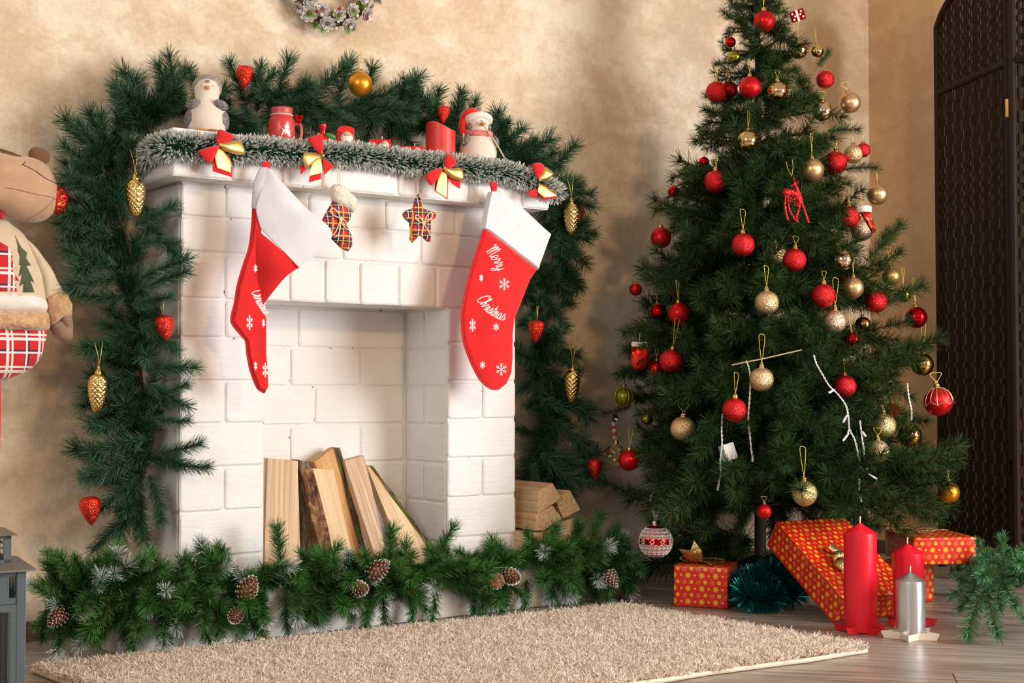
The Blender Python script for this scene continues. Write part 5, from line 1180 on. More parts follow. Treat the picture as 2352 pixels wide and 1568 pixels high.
# ================================================================== STOCKINGS
def strokes_tube(mb, strokes, fn, r):
    for s in strokes:
        pts = smooth_path([Vector((x, y, 0)) for x, y in s], 5) if len(s) > 2 else [Vector((x, y, 0)) for x, y in s]
        q = [fn(p.x, p.y) for p in pts]; mb.tube(q, r, 5)
GL = {  # brush-script letters, x-height 1, (strokes, advance)
 'M': ([[(-.15, 1.55), (.0, 1.85), (.12, 1.5), (.05, .6), (.0, 0)], [(.05, .6), (.28, 1.5), (.45, 1.85), (.50, 1.5), (.42, .5), (.40, 0)], [(.42, .6), (.62, 1.4), (.85, 1.85), (.92, 1.5), (.85, .4), (1.0, .0), (1.15, .25)]], 1.25),
 'C': ([[(.62, 1.55), (.55, 1.95), (.25, 1.95), (.02, 1.4), (0, .6), (.2, .02), (.55, .05), (.8, .45)]], .85),
 'e': ([[(.0, .35), (.4, .55), (.42, .9), (.22, 1.0), (.05, .6), (.12, .1), (.38, .0), (.62, .3)]], .62),
 'r': ([[(0, .3), (.18, .95), (.22, 1.1), (.26, .9), (.5, .9), (.42, .4), (.48, .02), (.7, .3)]], .68),
 'y': ([[(0, .9), (.02, .3), (.2, .02), (.45, .35), (.55, 1.0)], [(.55, 1.0), (.5, .1), (.35, -.65), (.08, -.8), (.0, -.5), (.3, -.15), (.75, .25)]], .8),
 'h': ([[(0, .3), (.25, 1.3), (.3, 1.9), (.12, 1.9), (.08, 1.0), (.05, 0)], [(.07, .5), (.28, .95), (.42, .85), (.38, .3), (.45, 0), (.65, .3)]], .65),
 'i': ([[(0, .3), (.12, 1.0), (.1, .3), (.2, 0), (.4, .3)], [(.16, 1.4), (.18, 1.48)]], .4),
 's': ([[(0, .25), (.25, 1.1), (.38, .5), (.3, .08), (.05, .05)], [(.3, .08), (.6, .3)]], .55),
 't': ([[(0, .3), (.2, 1.0), (.25, 1.7)], [(.25, 1.7), (.14, .5), (.22, .02), (.45, .3)], [(-.02, 1.15), (.5, 1.22)]], .45),
 'm': ([[(0, .5), (.08, 1.0), (.08, 0)], [(.08, .6), (.25, 1.0), (.34, .8), (.32, 0)], [(.33, .6), (.5, 1.0), (.6, .8), (.58, .2), (.65, 0), (.85, .3)]], .85),
 'a': ([[(.42, .85), (.25, 1.0), (.02, .6), (.08, .05), (.28, .1), (.45, .9), (.42, .2), (.52, 0), (.7, .3)]], .7)}
def lettering(word, p0, p1, curve, size_px, rise, Yp, bvh, name, parent, r=.0011, slant=.12, squeeze=1.0, x0=0):
    """word laid along a curved line from pixel p0 to p1"""
    total = sum(GL[c][1] for c in word); mb = MB(); u = 0
    for c in word:
        st, adv = GL[c]
        def fn(x, y, u=u):
            s = (u+x)/total; t_ = s
            dx, dy = p1[0]-p0[0], p1[1]-p0[1]; nrm = Vector((dy, -dx)).normalized(); b_ = 4*curve*t_*(1-t_); slope = 4*curve*(1-2*t_)
            tang = Vector((dx+nrm.x*slope, dy+nrm.y*slope)).normalized(); up_ = Vector((tang.y, -tang.x))
            q = Vector((p0[0]+dx*t_, p0[1]+dy*t_))+nrm*b_+up_*(y*size_px)+tang*(y*size_px*slant)
            return onto(bvh, at(q.x, q.y, Y=Yp), .0004, at(q.x, q.y, Y=Yp))
        strokes_tube(mb, st, fn, r); u += adv
    part(name, mb, MPRINT, parent, True)
def snowflake(px_, py_, R, sq, Yp, bvh, parent, r=.0010):
    mb = MB()
    for k in range(6):
        a = k*PI/3+.52; f = lambda rr, aa: onto(bvh, at(px_+rr*math.cos(aa)*sq, py_+rr*math.sin(aa), Y=Yp), .0004, at(px_+rr*math.cos(aa)*sq, py_+rr*math.sin(aa), Y=Yp))
        mb.tube([f(0, a), f(R, a)], r, 5)
        for q in (.45, .72):
            for s in (-1, 1):
                c = (px_+R*q*math.cos(a)*sq, py_+R*q*math.sin(a)); e_ = (c[0]+R*.30*math.cos(a+s*.85)*sq, c[1]+R*.30*math.sin(a+s*.85))
                mb.tube([onto(bvh, at(*c, Y=Yp), .0004, at(*c, Y=Yp)), onto(bvh, at(*e_, Y=Yp), .0004, at(*e_, Y=Yp))], r*.8, 5)
    part('snowflake_print', mb, MPRINT, parent, True)
def wr(o, mt=None): return o
# second stocking, hanging flat, seen whole
YS = -.118
t = thing('christmas_stocking', 'red felt stocking with a broad white cuff hanging flat at the far pier', 'stocking', at(1140, 440, Y=YS), group='red christmas stockings')
leg = [(1110, 523), (1170, 566), (1232, 620), (1217, 643), (1202, 681), (1181, 733), (1177, 768), (1177, 821), (1174, 856), (1163, 881), (1146, 895), (1128, 895), (1104, 877), (1083, 839), (1065, 790), (1060, 751), (1060, 716), (1067, 674), (1079, 625), (1094, 575)]
def dens(pts, k=3):
    out = []; n = len(pts)
    for i in range(n):
        a, b = pts[i], pts[(i+1) % n]
        for q in range(k): out.append((a[0]+(b[0]-a[0])*q/k, a[1]+(b[1]-a[1])*q/k))
    return out
o = [at(x, y, Y=YS) for x, y in dens(leg)]
so = part('sock', inset_pillow(o, NY, .009, ((0, 0), (.0025, .5), (.005, .8), (.009, 1))), MRED, t, True); bv = bvh_of(so)
cuf = [(1126, 439), (1144, 437), (1200, 480), (1262, 538), (1247, 580), (1232, 621), (1172, 575), (1112, 528), (1117, 490)]
part('cuff', inset_pillow([at(x, y, Y=YS-.001) for x, y in dens(cuf)], NY, .0135, ((0, 0), (.0012, .5), (.003, .8), (.005, 1))), MWHT, t, True)
part('cuff_fold', inset_pillow([at(x, y, Y=YS-.006) for x, y in dens([(1124, 440), (1139, 438), (1129, 485), (1117, 530), (1108, 525), (1114, 485)])], NY, .010, ((0, 0), (.001, .6), (.0022, 1))), MWHT, t, True)
part('seam_piping', MB().tube(smooth_path([at(x, y, Y=YS-.006) for x, y in ((1111, 526), (1095, 577), (1080, 626), (1068, 675), (1061, 717), (1061, 751), (1066, 790), (1084, 838), (1105, 875), (1129, 893), (1146, 893))], 4), .0022, 6), MRED, t, True)
part('hanging_loop', inset_pillow([at(x, y, Y=YS-.004) for x, y in dens([(1125, 418), (1141, 417), (1141, 437), (1129, 440)])], NY, .003, ((0, 0), (.001, .8), (.002, 1))), MRED, t, True)
lettering('Merry', (1111, 580), (1138, 624), 3, 16, 0, YS, bv, 'print_merry', t, .0011)
lettering('Christmas', (1090, 688), (1153, 737), -9, 15, 0, YS, bv, 'print_christmas', t, .0011)
for a in ((1153, 653, 14, .9), (1100, 639, 8.5, .5), (1080, 747, 15, .5), (1134, 751, 8.5, .8), (1103, 838, 8.5, .7), (1146, 848, 14.5, .9)): snowflake(*a, YS, bv, t)
# first stocking, twisted: narrow side face and a cuff flaring towards the room
YF = -.112
t = thing('christmas_stocking', 'red felt stocking with a white cuff hanging twisted beside the hearth opening', 'stocking', at(608, 385, Y=YF), group='red christmas stockings')
sideleg = [(580, 477), (595, 480), (599, 526), (603, 600), (606, 694), (611, 733), (611, 809), (615, 859), (615, 890), (607, 903), (590, 893), (575, 855), (567, 817), (563, 783), (553, 771), (529, 738), (538, 694), (544, 656), (557, 610), (571, 568), (577, 522)]
so = part('sock', inset_pillow([at(x, y, Y=YF) for x, y in dens(sideleg, 2)], NY, .010, ((0, 0), (.0022, .6), (.0055, 1))), MRED, t, True); bv = bvh_of(so)
flare = [((599, 524), -.112), ((645, 568), -.135), ((690, 613), -.155), ((672, 624), -.150), ((653, 639), -.142), ((630, 664), -.132), ((606, 697), -.118), ((602, 610), -.112)]
def warp(pts): return [at(x, y, Y=Y) for (x, y), Y in pts]
def cloth(top_, bot_, n=14, m=10, T=.004, belly=.0):
    """cloth strip between two 3D curves, thin but solid"""
    A = smooth_path(top_, 6); B = smooth_path(bot_, 6); V = []
    def samp(C, u): f = u*(len(C)-1); i = min(int(f), len(C)-2); return C[i].lerp(C[i+1], f-i)
    for sgn in (0, 1):
        for i in range(n+1):
            for j in range(m+1):
                p = samp(A, i/n).lerp(samp(B, i/n), j/m); V.append(p+Vector((0, T*sgn-belly*math.sin(PI*j/m)*math.sin(PI*min(1, i/n+.1)), 0)))
    K = (n+1)*(m+1); F = []
    for i in range(n):
        for j in range(m):
            a = i*(m+1)+j; F += [(a, a+1, a+m+2, a+m+1), (K+a, K+a+m+1, K+a+m+2, K+a+1)]
    for i in range(n): a = i*(m+1); F += [(a, a+m+1, K+a+m+1, K+a), (a+m, K+a+m, K+a+2*m+1, a+2*m+1)]
    for j in range(m): a = j; F += [(a, K+a, K+a+1, a+1)]; a = n*(m+1)+j; F += [(a, a+1, K+a+1, K+a)]
    return MB().add(V, F)
part('sock_flare', cloth([at(586, 524, Y=-.1215), at(588, 600, Y=-.1215), at(600, 700, Y=-.1215)], [at(690, 613, Y=-.170), at(655, 637, Y=-.160), at(607, 696, Y=-.126)], 16, 12, .004, .010), MRED, t, True)
part('cuff', cloth([at(612, 383, Y=-.125), at(600, 440, Y=-.128), at(589, 478, Y=-.126), at(600, 524, Y=-.127)], [at(630, 398, Y=-.130), at(700, 474, Y=-.155), at(764, 540, Y=-.180), at(688, 614, Y=-.176)], 20, 14, .004, .012), MWHT, t, True)
part('cuff_fold', cloth([at(601, 382, Y=-.118), at(585, 420, Y=-.116), at(580, 476, Y=-.114)], [at(618, 386, Y=-.128), at(607, 430, Y=-.129), at(594, 482, Y=-.127)], 12, 6, .006, .002), MWHT, t, True)
part('seam_piping', MB().tube(smooth_path([at(x, y, Y=YF-.002) for x, y in ((581, 480), (578, 523), (572, 569), (558, 611), (545, 657), (539, 695), (531, 738), (554, 770), (564, 782), (568, 816), (576, 854), (591, 891), (606, 901))], 4), .0020, 6), MRED, t, True)
part('hanging_loop', inset_pillow([at(x, y, Y=-.120) for x, y in dens([(601, 371), (621, 370), (620, 388), (602, 384)])], NY, .003, ((0, 0), (.001, .8), (.002, 1))), MRED, t, True)
lettering('Mer', (590, 551), (597, 583), 1, 11, 0, YF, bv, 'print_merry', t, .0011)
lettering('Christmas', (573, 671), (607, 727), -4, 14, 0, YF, bv, 'print_christmas', t, .0011)
for a in ((582, 617, 9, .5), (568, 741, 17, .45), (600, 742, 9, .4), (582, 840, 10, .35), (604, 850, 17, .4)): snowflake(*a, YF, bv, t)

# tartan star and tartan boot on strings
MCORD = M('cream_cord', (.74, .66, .54), .85); MWBTN = M('wooden_button', (.68, .50, .30), .6); MFUR = M('cream_fleece', (.80, .74, .64), 1.0, bmp=(150, 1, .004), sheen=.4)
def cord(pts, Y, t, nm='cord', r=.0009):
    part(nm, MB().tube(smooth_path([at(x, y, Y=Y) for x, y in pts], 6), r, 6), MCORD, t, True)
YT_ = -.105
sp = [(960, 444), (966, 458), (971, 478), (986, 483), (1003, 489), (1001, 498), (989, 510), (990, 530), (989, 556), (981, 555), (972, 546), (962, 541), (952, 552), (946, 558), (941, 551), (943, 530), (940, 511), (928, 501), (924, 491), (931, 483), (948, 478), (953, 458)]
t = thing('tartan_star', 'padded tartan star with a cord bow and button hanging under the mantel', 'ornament', at(960, 444, Y=YT_))
o = [at(x, y, Y=YT_) for x, y in dens(sp, 2)]
part('star', pillow_rings(o, NY, .012, ROUND), MPLAID, t, True)
cord([(957, 395), (958, 420), (959, 447)], YT_, t, 'hanging_string'); cord([(963, 397), (962, 420), (961, 447)], YT_, t, 'hanging_string')
yb = YT_-.0145
cord([(973, 512), (964, 497), (956, 494), (955, 502), (964, 509), (973, 512), (980, 496), (990, 487), (994, 494), (985, 505), (974, 511)], yb, t, 'cord_bow', .0012); cord([(973, 513), (971, 530), (969, 548)], yb, t, 'cord_bow', .0012); cord([(973, 513), (984, 532), (993, 544)], yb, t, 'cord_bow', .0012)
def button(px_, py_, Y, t):
    c = at(px_, py_, Y=Y); part('button', MB().lathe([(0, 0), (.0048, 0), (.0052, .0008), (.0046, .0018), (.0034, .0014), (0, .0014)], 18).xf(Matrix.Rotation(PI/2, 4, 'X')).shift(c), MWBTN, t, True)
button(973, 512, yb-.001, t)
t = thing('tartan_boot', 'small tartan boot with a cream fleece cuff hanging between the big stockings', 'ornament', at(783, 430, Y=YT_))
bt = [(764, 461), (785, 468), (806, 483), (804, 500), (792, 517), (800, 530), (807, 545), (808, 567), (799, 578), (784, 571), (760, 547), (748, 530), (737, 510), (750, 485)]
part('boot', pillow_rings([at(x, y, Y=YT_) for x, y in dens(bt, 2)], NY, .014, ROUND), MPLAID, t, True)
fr = smooth_path([at(x, y, Y=YT_-.001) for x, y in ((762, 428), (783, 424), (803, 444), (819, 462), (813, 487), (795, 481), (768, 466), (759, 442))], 5, True)
fb = pillow_rings(fr, NY, .019, ROUND); fb.v = [tuple(Vector(v)+noise.noise_vector(Vector(v)*130)*.0028) for v in fb.v]
part('fleece_cuff', fb, MFUR, t, True)
cord([(774, 372), (775, 400), (777, 430)], YT_, t, 'hanging_string'); cord([(780, 374), (780, 400), (779, 430)], YT_, t, 'hanging_string')
yb = YT_-.0165
cord([(783, 502), (768, 495), (759, 485), (764, 478), (775, 486), (783, 502), (787, 515), (797, 527), (801, 522), (793, 508), (784, 501)], yb, t, 'cord_bow', .0012); cord([(783, 504), (781, 525), (776, 540), (768, 545)], yb, t, 'cord_bow', .0012); cord([(782, 504), (773, 528), (764, 541)], yb, t, 'cord_bow', .0012)
button(783, 503, yb-.001, t)

# ================================================================== GIFTS
def gift(label, B, a, b, c, group='presents in red star paper', wrinkle=.0012):
    """box from corner B spanned by a, b, c (world vectors); each face gets its own metric UV so that the print runs on"""
    B = Vector(B); a, b, c = Vector(a), Vector(b), Vector(c); ctr = B+(a+b+c)/2
    t = thing('gift_box', label, 'gift', (ctr.x, ctr.y, min((B+x+y+z).z for x in (Vector(), a) for y in (Vector(), b) for z in (Vector(), c))), group=group)
    mb = MB(); uvs = []; N = 8
    for o_, u, v in ((B, a, b), (B+c, a, b), (B, b, c), (B+a, b, c), (B, a, c), (B+b, a, c)):
        V = []; n_ = u.cross(v).normalized(); 
        if (o_+(u+v)/2-ctr).dot(n_) < 0: n_ = -n_
        base = mb.n; edge = .0025
        for i in range(N+1):
            for j in range(N+1):
                s, q = i/N, j/N; p = o_+u*s+v*q
                k_ = min(s, 1-s, q, 1-q); r = noise.noise(p*22)*wrinkle*min(1, k_*6); p = p+n_*r
                V.append(p)
        mb.add(V, [(i*(N+1)+j, (i+1)*(N+1)+j, (i+1)*(N+1)+j+1, i*(N+1)+j+1) for i in range(N) for j in range(N)])
        for i in range(N):
            for j in range(N):
                for (ii, jj) in ((i, j), (i+1, j), (i+1, j+1), (i, j+1)): uvs.append((ii/N*u.length+o_.x*3, jj/N*v.length+o_.z*3))
    me = mb.mesh('wrapped_box', True); uvl = me.uv_layers.new(name='UVMap'); uvl.data.foreach_set('uv', np.array(uvs).reshape(-1))
    bm = bmesh.new(); bm.from_mesh(me); bmesh.ops.remove_doubles(bm, verts=bm.verts, dist=.0004); bmesh.ops.recalc_face_normals(bm, faces=bm.faces)
    es = [e_ for e_ in bm.edges if len(e_.link_faces) == 2 and e_.calc_face_angle(0) > .8]
    bmesh.ops.bevel(bm, geom=es, offset=.0028, segments=2, affect='EDGES', profile=.5); bm.to_mesh(me); bm.free()
    me.polygons.foreach_set('use_smooth', [True]*len(me.polygons)); me.materials.append(MGIFT)
    try: me.set_sharp_from_angle(angle=math.radians(50))
    except Exception: pass
    o = put('wrapped_box', me, t, True); return t
def ribbon_loop(c, dirv, up, L, w, h, n=14):
    """one bow loop lying on a surface: leaves c along dirv, arches up and returns"""
    d = Vector(dirv).normalized(); u = Vector(up).normalized(); s = d.cross(u).normalized(); V = []
    for i in range(n+1):
        a = 2*PI*i/n; p = Vector(c)+d*(L*.5*(1-math.cos(a)))+u*(h*(.55+.5*math.sin(a)*(-1 if a > PI else 1)*(1 if a <= PI else -.0)) if a <= PI else h*(.55-.5*abs(math.sin(a))))
        k = .35+.65*math.sin(a/2)**1.0
        V += [p-s*w*k/2, p+s*w*k/2]
    return MB().add(V, [(2*i, 2*i+1, 2*i+3, 2*i+2) for i in range(n)])
def tail(c, dirv, up, L, w, lift, curl=0, n=8, notch=True):
    d = Vector(dirv).normalized(); u = Vector(up).normalized(); s = d.cross(u).normalized(); V = []
    for i in range(n+1):
        f = i/n; p = Vector(c)+d*(L*f)+u*(lift*math.sin(f*PI*.6)+curl*f*f+.003); k = .3+.7*min(1, f*1.6); V += [p-s*w*k/2, p+s*w*k/2]
    mb = MB().add(V, [(2*i, 2*i+1, 2*i+3, 2*i+2) for i in range(n)])
    if notch:   # swallow-tail end
        p = Vector(c)+d*(L*1.02)+u*(lift*math.sin(PI*.6)+curl*1.04+.003); e1, e2 = V[-2], V[-1]; m_ = (e1+e2)/2
        mb.add([e1, m_, e1+d*(w*.45)+u*(curl*.3)], [(0, 1, 2)]); mb.add([e2, m_, e2+d*(w*.45)+u*(curl*.3)], [(0, 1, 2)])
    return mb
def solid(o, th=.0006):
    m = o.modifiers.new('thickness', 'SOLIDIFY'); m.thickness = th; m.offset = 0; return o
# small box
BR, BL = at(1671, 1398, Z=.001), at(1547, 1391, Z=.001); a = BR-BL; a.z = 0; p = Vector((-a.y, a.x, 0)).normalized()
g1 = gift('small cube shaped present in red star paper with a gold bow at the rug edge', BL, a, p*.13, Vector((0, 0, .102)))
ct = BL+a*.42+p*.05+Vector((0, 0, .105)); ad = a.normalized()
for nm, ob in (('ribbon_loop', ribbon_loop(ct, -ad+p*.3, (0, 0, 1), .055, .020, .014)), ('ribbon_loop', ribbon_loop(ct, ad+p*.1, (0, 0, 1), .060, .020, .012)), ('ribbon_tail', tail(ct+Vector((0, 0, .002)), (-ad*.5-p*.55+Vector((0, 0, .9))), -p, .040, .046, .008, .004)), ('ribbon_tail', tail(ct, ad*.8-p*.6, (0, 0, 1), .045, .016, .004, -.006))):
    solid(part(nm, ob, MGOLDGLIT, g1, True))
part('ribbon_knot', MB().ellipsoid(ct+Vector((0, 0, .006)), (.007, .005, .005), 12, 8), MGOLDGLIT, g1, True)
# big leaning box
B0, B1 = at(1910, 1430, Z=.001), at(2072, 1414, Z=.001); a = B1-B0; r_ = ray(1760, 1251)
tt = ((B0-CAM).dot(a))/r_.dot(a); Q = CAM+r_*tt; b = Q-B0; b = b.normalized()*min(b.length, .30)
c = a.cross(b).normalized()*.074
if c.z < 0: c = -c
g2 = gift('big flat present in red star paper tipped on edge behind the tall red candle', B0, a, b, c)
_r = ray(1950, 1296); ct = CAM+_r*((B0+c-CAM).dot(c)/_r.dot(c)); cu = c.normalized(); ad = a.normalized(); bd_ = b.normalized()
for nm, ob in (('ribbon_loop', ribbon_loop(ct, -ad-bd_*.35, cu, .055, .026, .020)), ('ribbon_loop', ribbon_loop(ct, -ad*.9+bd_*.2, cu, .050, .024, .030)), ('ribbon_tail', tail(ct, -ad*.5+bd_*.85, cu, .055, .026, .012, .004)), ('ribbon_loop', ribbon_loop(ct, ad, cu, .05, .026, .02))):
    solid(part(nm, ob, MGOLDGLIT, g2, True))
part('ribbon_knot', MB().ellipsoid(ct+cu*.006, (.006,)*3, 12, 8), MGOLDGLIT, g2, True)
# lower and upper boxes at the right
BR, BL = at(2146, 1380, Z=.001), at(2052, 1388, Z=.001); a = BR-BL; a.z = 0; p = Vector((-a.y, a.x, 0)).normalized()
g4 = gift('present in red star paper standing on the floor under the long flat one', BL+p*.0, a, p*.12, Vector((0, 0, .098)))
BL, BR = at(2099, 1297, Z=.1015), at(2247, 1295, Z=.1015); a = BR-BL; a.z = 0; a = a.normalized()*.165
BL = at(2099, 1297, Z=.1015); p = Vector((-a.y, a.x, 0)).normalized()
g3 = gift('long flat present in red star paper lying across another one beside the screen', BL, a, p*.20, Vector((0, 0, .068)))
ct = BL+a*.25+p*.10+Vector((0, 0, .071)); ad = a.normalized()
for nm, ob in (('ribbon_loop', ribbon_loop(ct, -ad, (0, 0, 1), .06, .022, .012)), ('ribbon_loop', ribbon_loop(ct, ad, (0, 0, 1), .05, .022, .012)), ('ribbon_tail', tail(ct, -ad+p*.3, (0, 0, 1), .07, .02, .006, .002)), ('ribbon_tail', tail(ct, ad+p*.1, (0, 0, 1), .085, .018, .003, 0)), ('ribbon_loop', ribbon_loop(ct-p*.02, ad-p*.3, (0, 0, 1), .035, .022, .014))):
    solid(part(nm, ob, MGOLDGLIT, g3, True))

# ================================================================== CANDLES ON STAR DISHES
MCANR = M('red_wax', (.72, .006, .028), .33, sss=.10); MCANR.node_tree.nodes['Principled BSDF'].inputs['Subsurface Radius'].default_value = (.02, .003, .003)
MCANS = M('silver_wax', (.62, .63, .66), .30, .85, bmp=(60, .12, .001)); MDISHR = M('red_dish', (.60, .006, .012), .35); MDISHC = M('cream_dish', (.84, .76, .66), .45)
def candle(label, P, r, h, mat, rot=(0, 0, 0)):
    t = thing('pillar_candle', label, 'candle', P, rot)
    prof = [(0, 0), (r*.985, 0), (r, .002), (r, h*.985), (r*.985, h), (r*.55, h+r*.33), (r*.2, h+r*.55), (r*.06, h+r*.60), (0, h+r*.60)]
    prof = [(r*.985, 0), (r, .002)]+[(r, h*f) for f in (.3, .6, .95)]+[(r*.975, h), (r*.75, h+r*.16), (r*.5, h+r*.30), (r*.25, h+r*.47), (r*.05, h+r*.60), (0, h+r*.60)]
    part('wax', MB().lathe(prof, 40), mat, t); part('wick', MB().tube([(0, 0, h+r*.5), (.0004, 0, h+r*.8), (.0012, 0, h+r*1.0)], .0016, 6), M('wick', (.75, .7, .66), .8), t); return t
def dish(label, P, R, mat, rot):
    t = thing('star_dish', label, 'dish', P, (0, 0, rot)); pts = starpts(5, R, R*.50)
    mb = MB(); V = [(x*.88, y*.88, 0) for x, y in pts]+[(x, y, .016) for x, y in pts]+[(x*.96, y*.96, .016) for x, y in pts]+[(x*.84, y*.84, .003) for x, y in pts]
    F = [(j*10+k, j*10+(k+1) % 10, (j+1)*10+(k+1) % 10, (j+1)*10+k) for j in range(3) for k in range(10)]+[tuple(range(9, -1, -1)), tuple(30+k for k in range(10))]
    part('dish', mb.add(V, F), mat, t, smooth=False, bevel=.0006); return t
Pt = at(1977, 1448, Z=.0035); dish('red star shaped dish under the tall red candle', (Pt.x, Pt.y, .0005), .062, MDISHR, .5); candle('tall red pillar candle in front of the presents', (Pt.x, Pt.y, .0045), .0365, .218, MCANR)
Pt = at(2090, 1432, Z=.0035); dish('red star shaped dish behind the cream dish', (Pt.x, Pt.y, .0005), .062, MDISHR, .1); candle('medium red pillar candle standing behind the silver one', (Pt.x, Pt.y, .0045), .0355, .163, MCANR, (.0, -.035, 0))
Pt = at(2092, 1462, Z=.0035); dish('cream star shaped dish under the silver candle', (Pt.x, Pt.y, .0005), .066, MDISHC, -.35); candle('short silver pillar candle on a cream star dish', (Pt.x, Pt.y, .0045), .0315, .122, MCANS)

# teal tinsel heaped under the tree
MTEAL = needle_mat('teal_foil', (.0, .05, .055), (.01, .30, .30), rough=.2); MTEAL.node_tree.nodes['Principled BSDF'].inputs['Metallic'].default_value = .8
th_ = [at(x, y, D=d) for x, y, d in ((1690, 1372, 3.50), (1715, 1330, 3.50), (1750, 1345, 3.46), (1780, 1370, 3.44), (1740, 1378, 3.42), (1710, 1360, 3.44), (1760, 1318, 3.5), (1800, 1345, 3.48), (1825, 1372, 3.46), (1790, 1310, 3.55), (1770, 1290, 3.6))]
th_ = [Vector((v.x, v.y, max(.034, v.z))) for v in th_]
tinsel('tinsel_garland', 'shiny teal tinsel garland heaped on the floor between the presents', th_, .040, 8000, MTEAL, None, (th_[3].x, th_[3].y, 0), tipw=.0014, parts_=('teal_fringe', ''))

# ================================================================== RUG
ZR = .006
RA, RB, RC = at(78, 1522, Z=.020), at(1435, 1385, Z=.020), at(1992, 1484, Z=.015)
for v in (RA, RB, RC): v.z = 0
RD = RA+(RC-RB)*1.02
rug = thing('shag_rug', 'pale beige shaggy rug lying in front of the fireplace', 'rug', (RA+RC)/2)
base = MB(); K = 24
def rq(u, v): return (RA.lerp(RB, u)).lerp(RD.lerp(RC, u), v)
def wob(p): return Vector((noise.noise(p*9)*.010, noise.noise(p*9+Vector((5, 3, 1)))*.010, 0))
ring = [rq(k/K, 0) for k in range(K)]+[rq(1, k/K) for k in range(K)]+[rq(1-k/K, 1) for k in range(K)]+[rq(0, 1-k/K) for k in range(K)]
ring = [p+wob(p) for p in ring]
base.prism([p+Vector((0, 0, .001)) for p in ring], (0, 0, ZR))
part('rug_backing', base, M('rug_backing', (.36, .25, .17), 1), rug, True, smooth=False)
part('edge_binding', MB().tube([p+Vector((0, 0, .006)) for p in ring]+[ring[0]+Vector((0, 0, .006))], .0048, 6, caps=False), M('cream_binding', (.74, .64, .52), .9, bmp=(300, .5, .001)), rug, True)
nf = 190000; rot_ = rng.uniform(0, 1, (nf, 2)); nA, nB, nC, nD = [np.array(v) for v in (RA, RB, RC, RD)]
# denser towards the camera side that shows
P = (nA[None]*(1-rot_[:, :1])+nB[None]*rot_[:, :1])*(1-rot_[:, 1:])+(nD[None]*(1-rot_[:, :1])+nC[None]*rot_[:, :1])*rot_[:, 1:]
clump = np.array([noise.noise(Vector((x*26, y*26, 0))) for x, y in P[:, :2]]); clump2 = np.array([noise.noise(Vector((x*26+9, y*26+4, 3))) for x, y in P[:, :2]])
P[:, 2] = ZR+rng.uniform(0, .004, nf); lean = np.stack([clump*2.0+rng.normal(0, .6, nf), clump2*2.0+rng.normal(0, .6, nf), np.full(nf, .9)], 1); lean /= np.linalg.norm(lean, axis=1, keepdims=True)
Lr = rng.uniform(.008, .014, nf)*(1+.25*clump); mid = P+lean*Lr[:, None]; r2 = lean+rng.normal(0, .75, (nf, 3)); r2[:, 2] = r2[:, 2]*.6; r2 /= np.linalg.norm(r2, axis=1, keepdims=True)
tint = np.clip(.5+.35*clump+rng.normal(0, .15, nf), 0, 1)
b1 = blades(P, lean, Lr, .0016, 0, tint, None, 1.0); b2 = blades(mid, r2, Lr*.8, .0016, 0, np.clip(tint+.15, 0, 1), None, .5)
MRUG = needle_mat('rug_yarn', (.66, .53, .43), (.84, .745, .66), rough=.75); MRUG.node_tree.nodes['Principled BSDF'].inputs['Sheen Weight'].default_value = .3
fz = put('pile', blade_mesh('pile', [b1, b2], [MRUG]), rug, True); fz['kind'] = 'stuff'

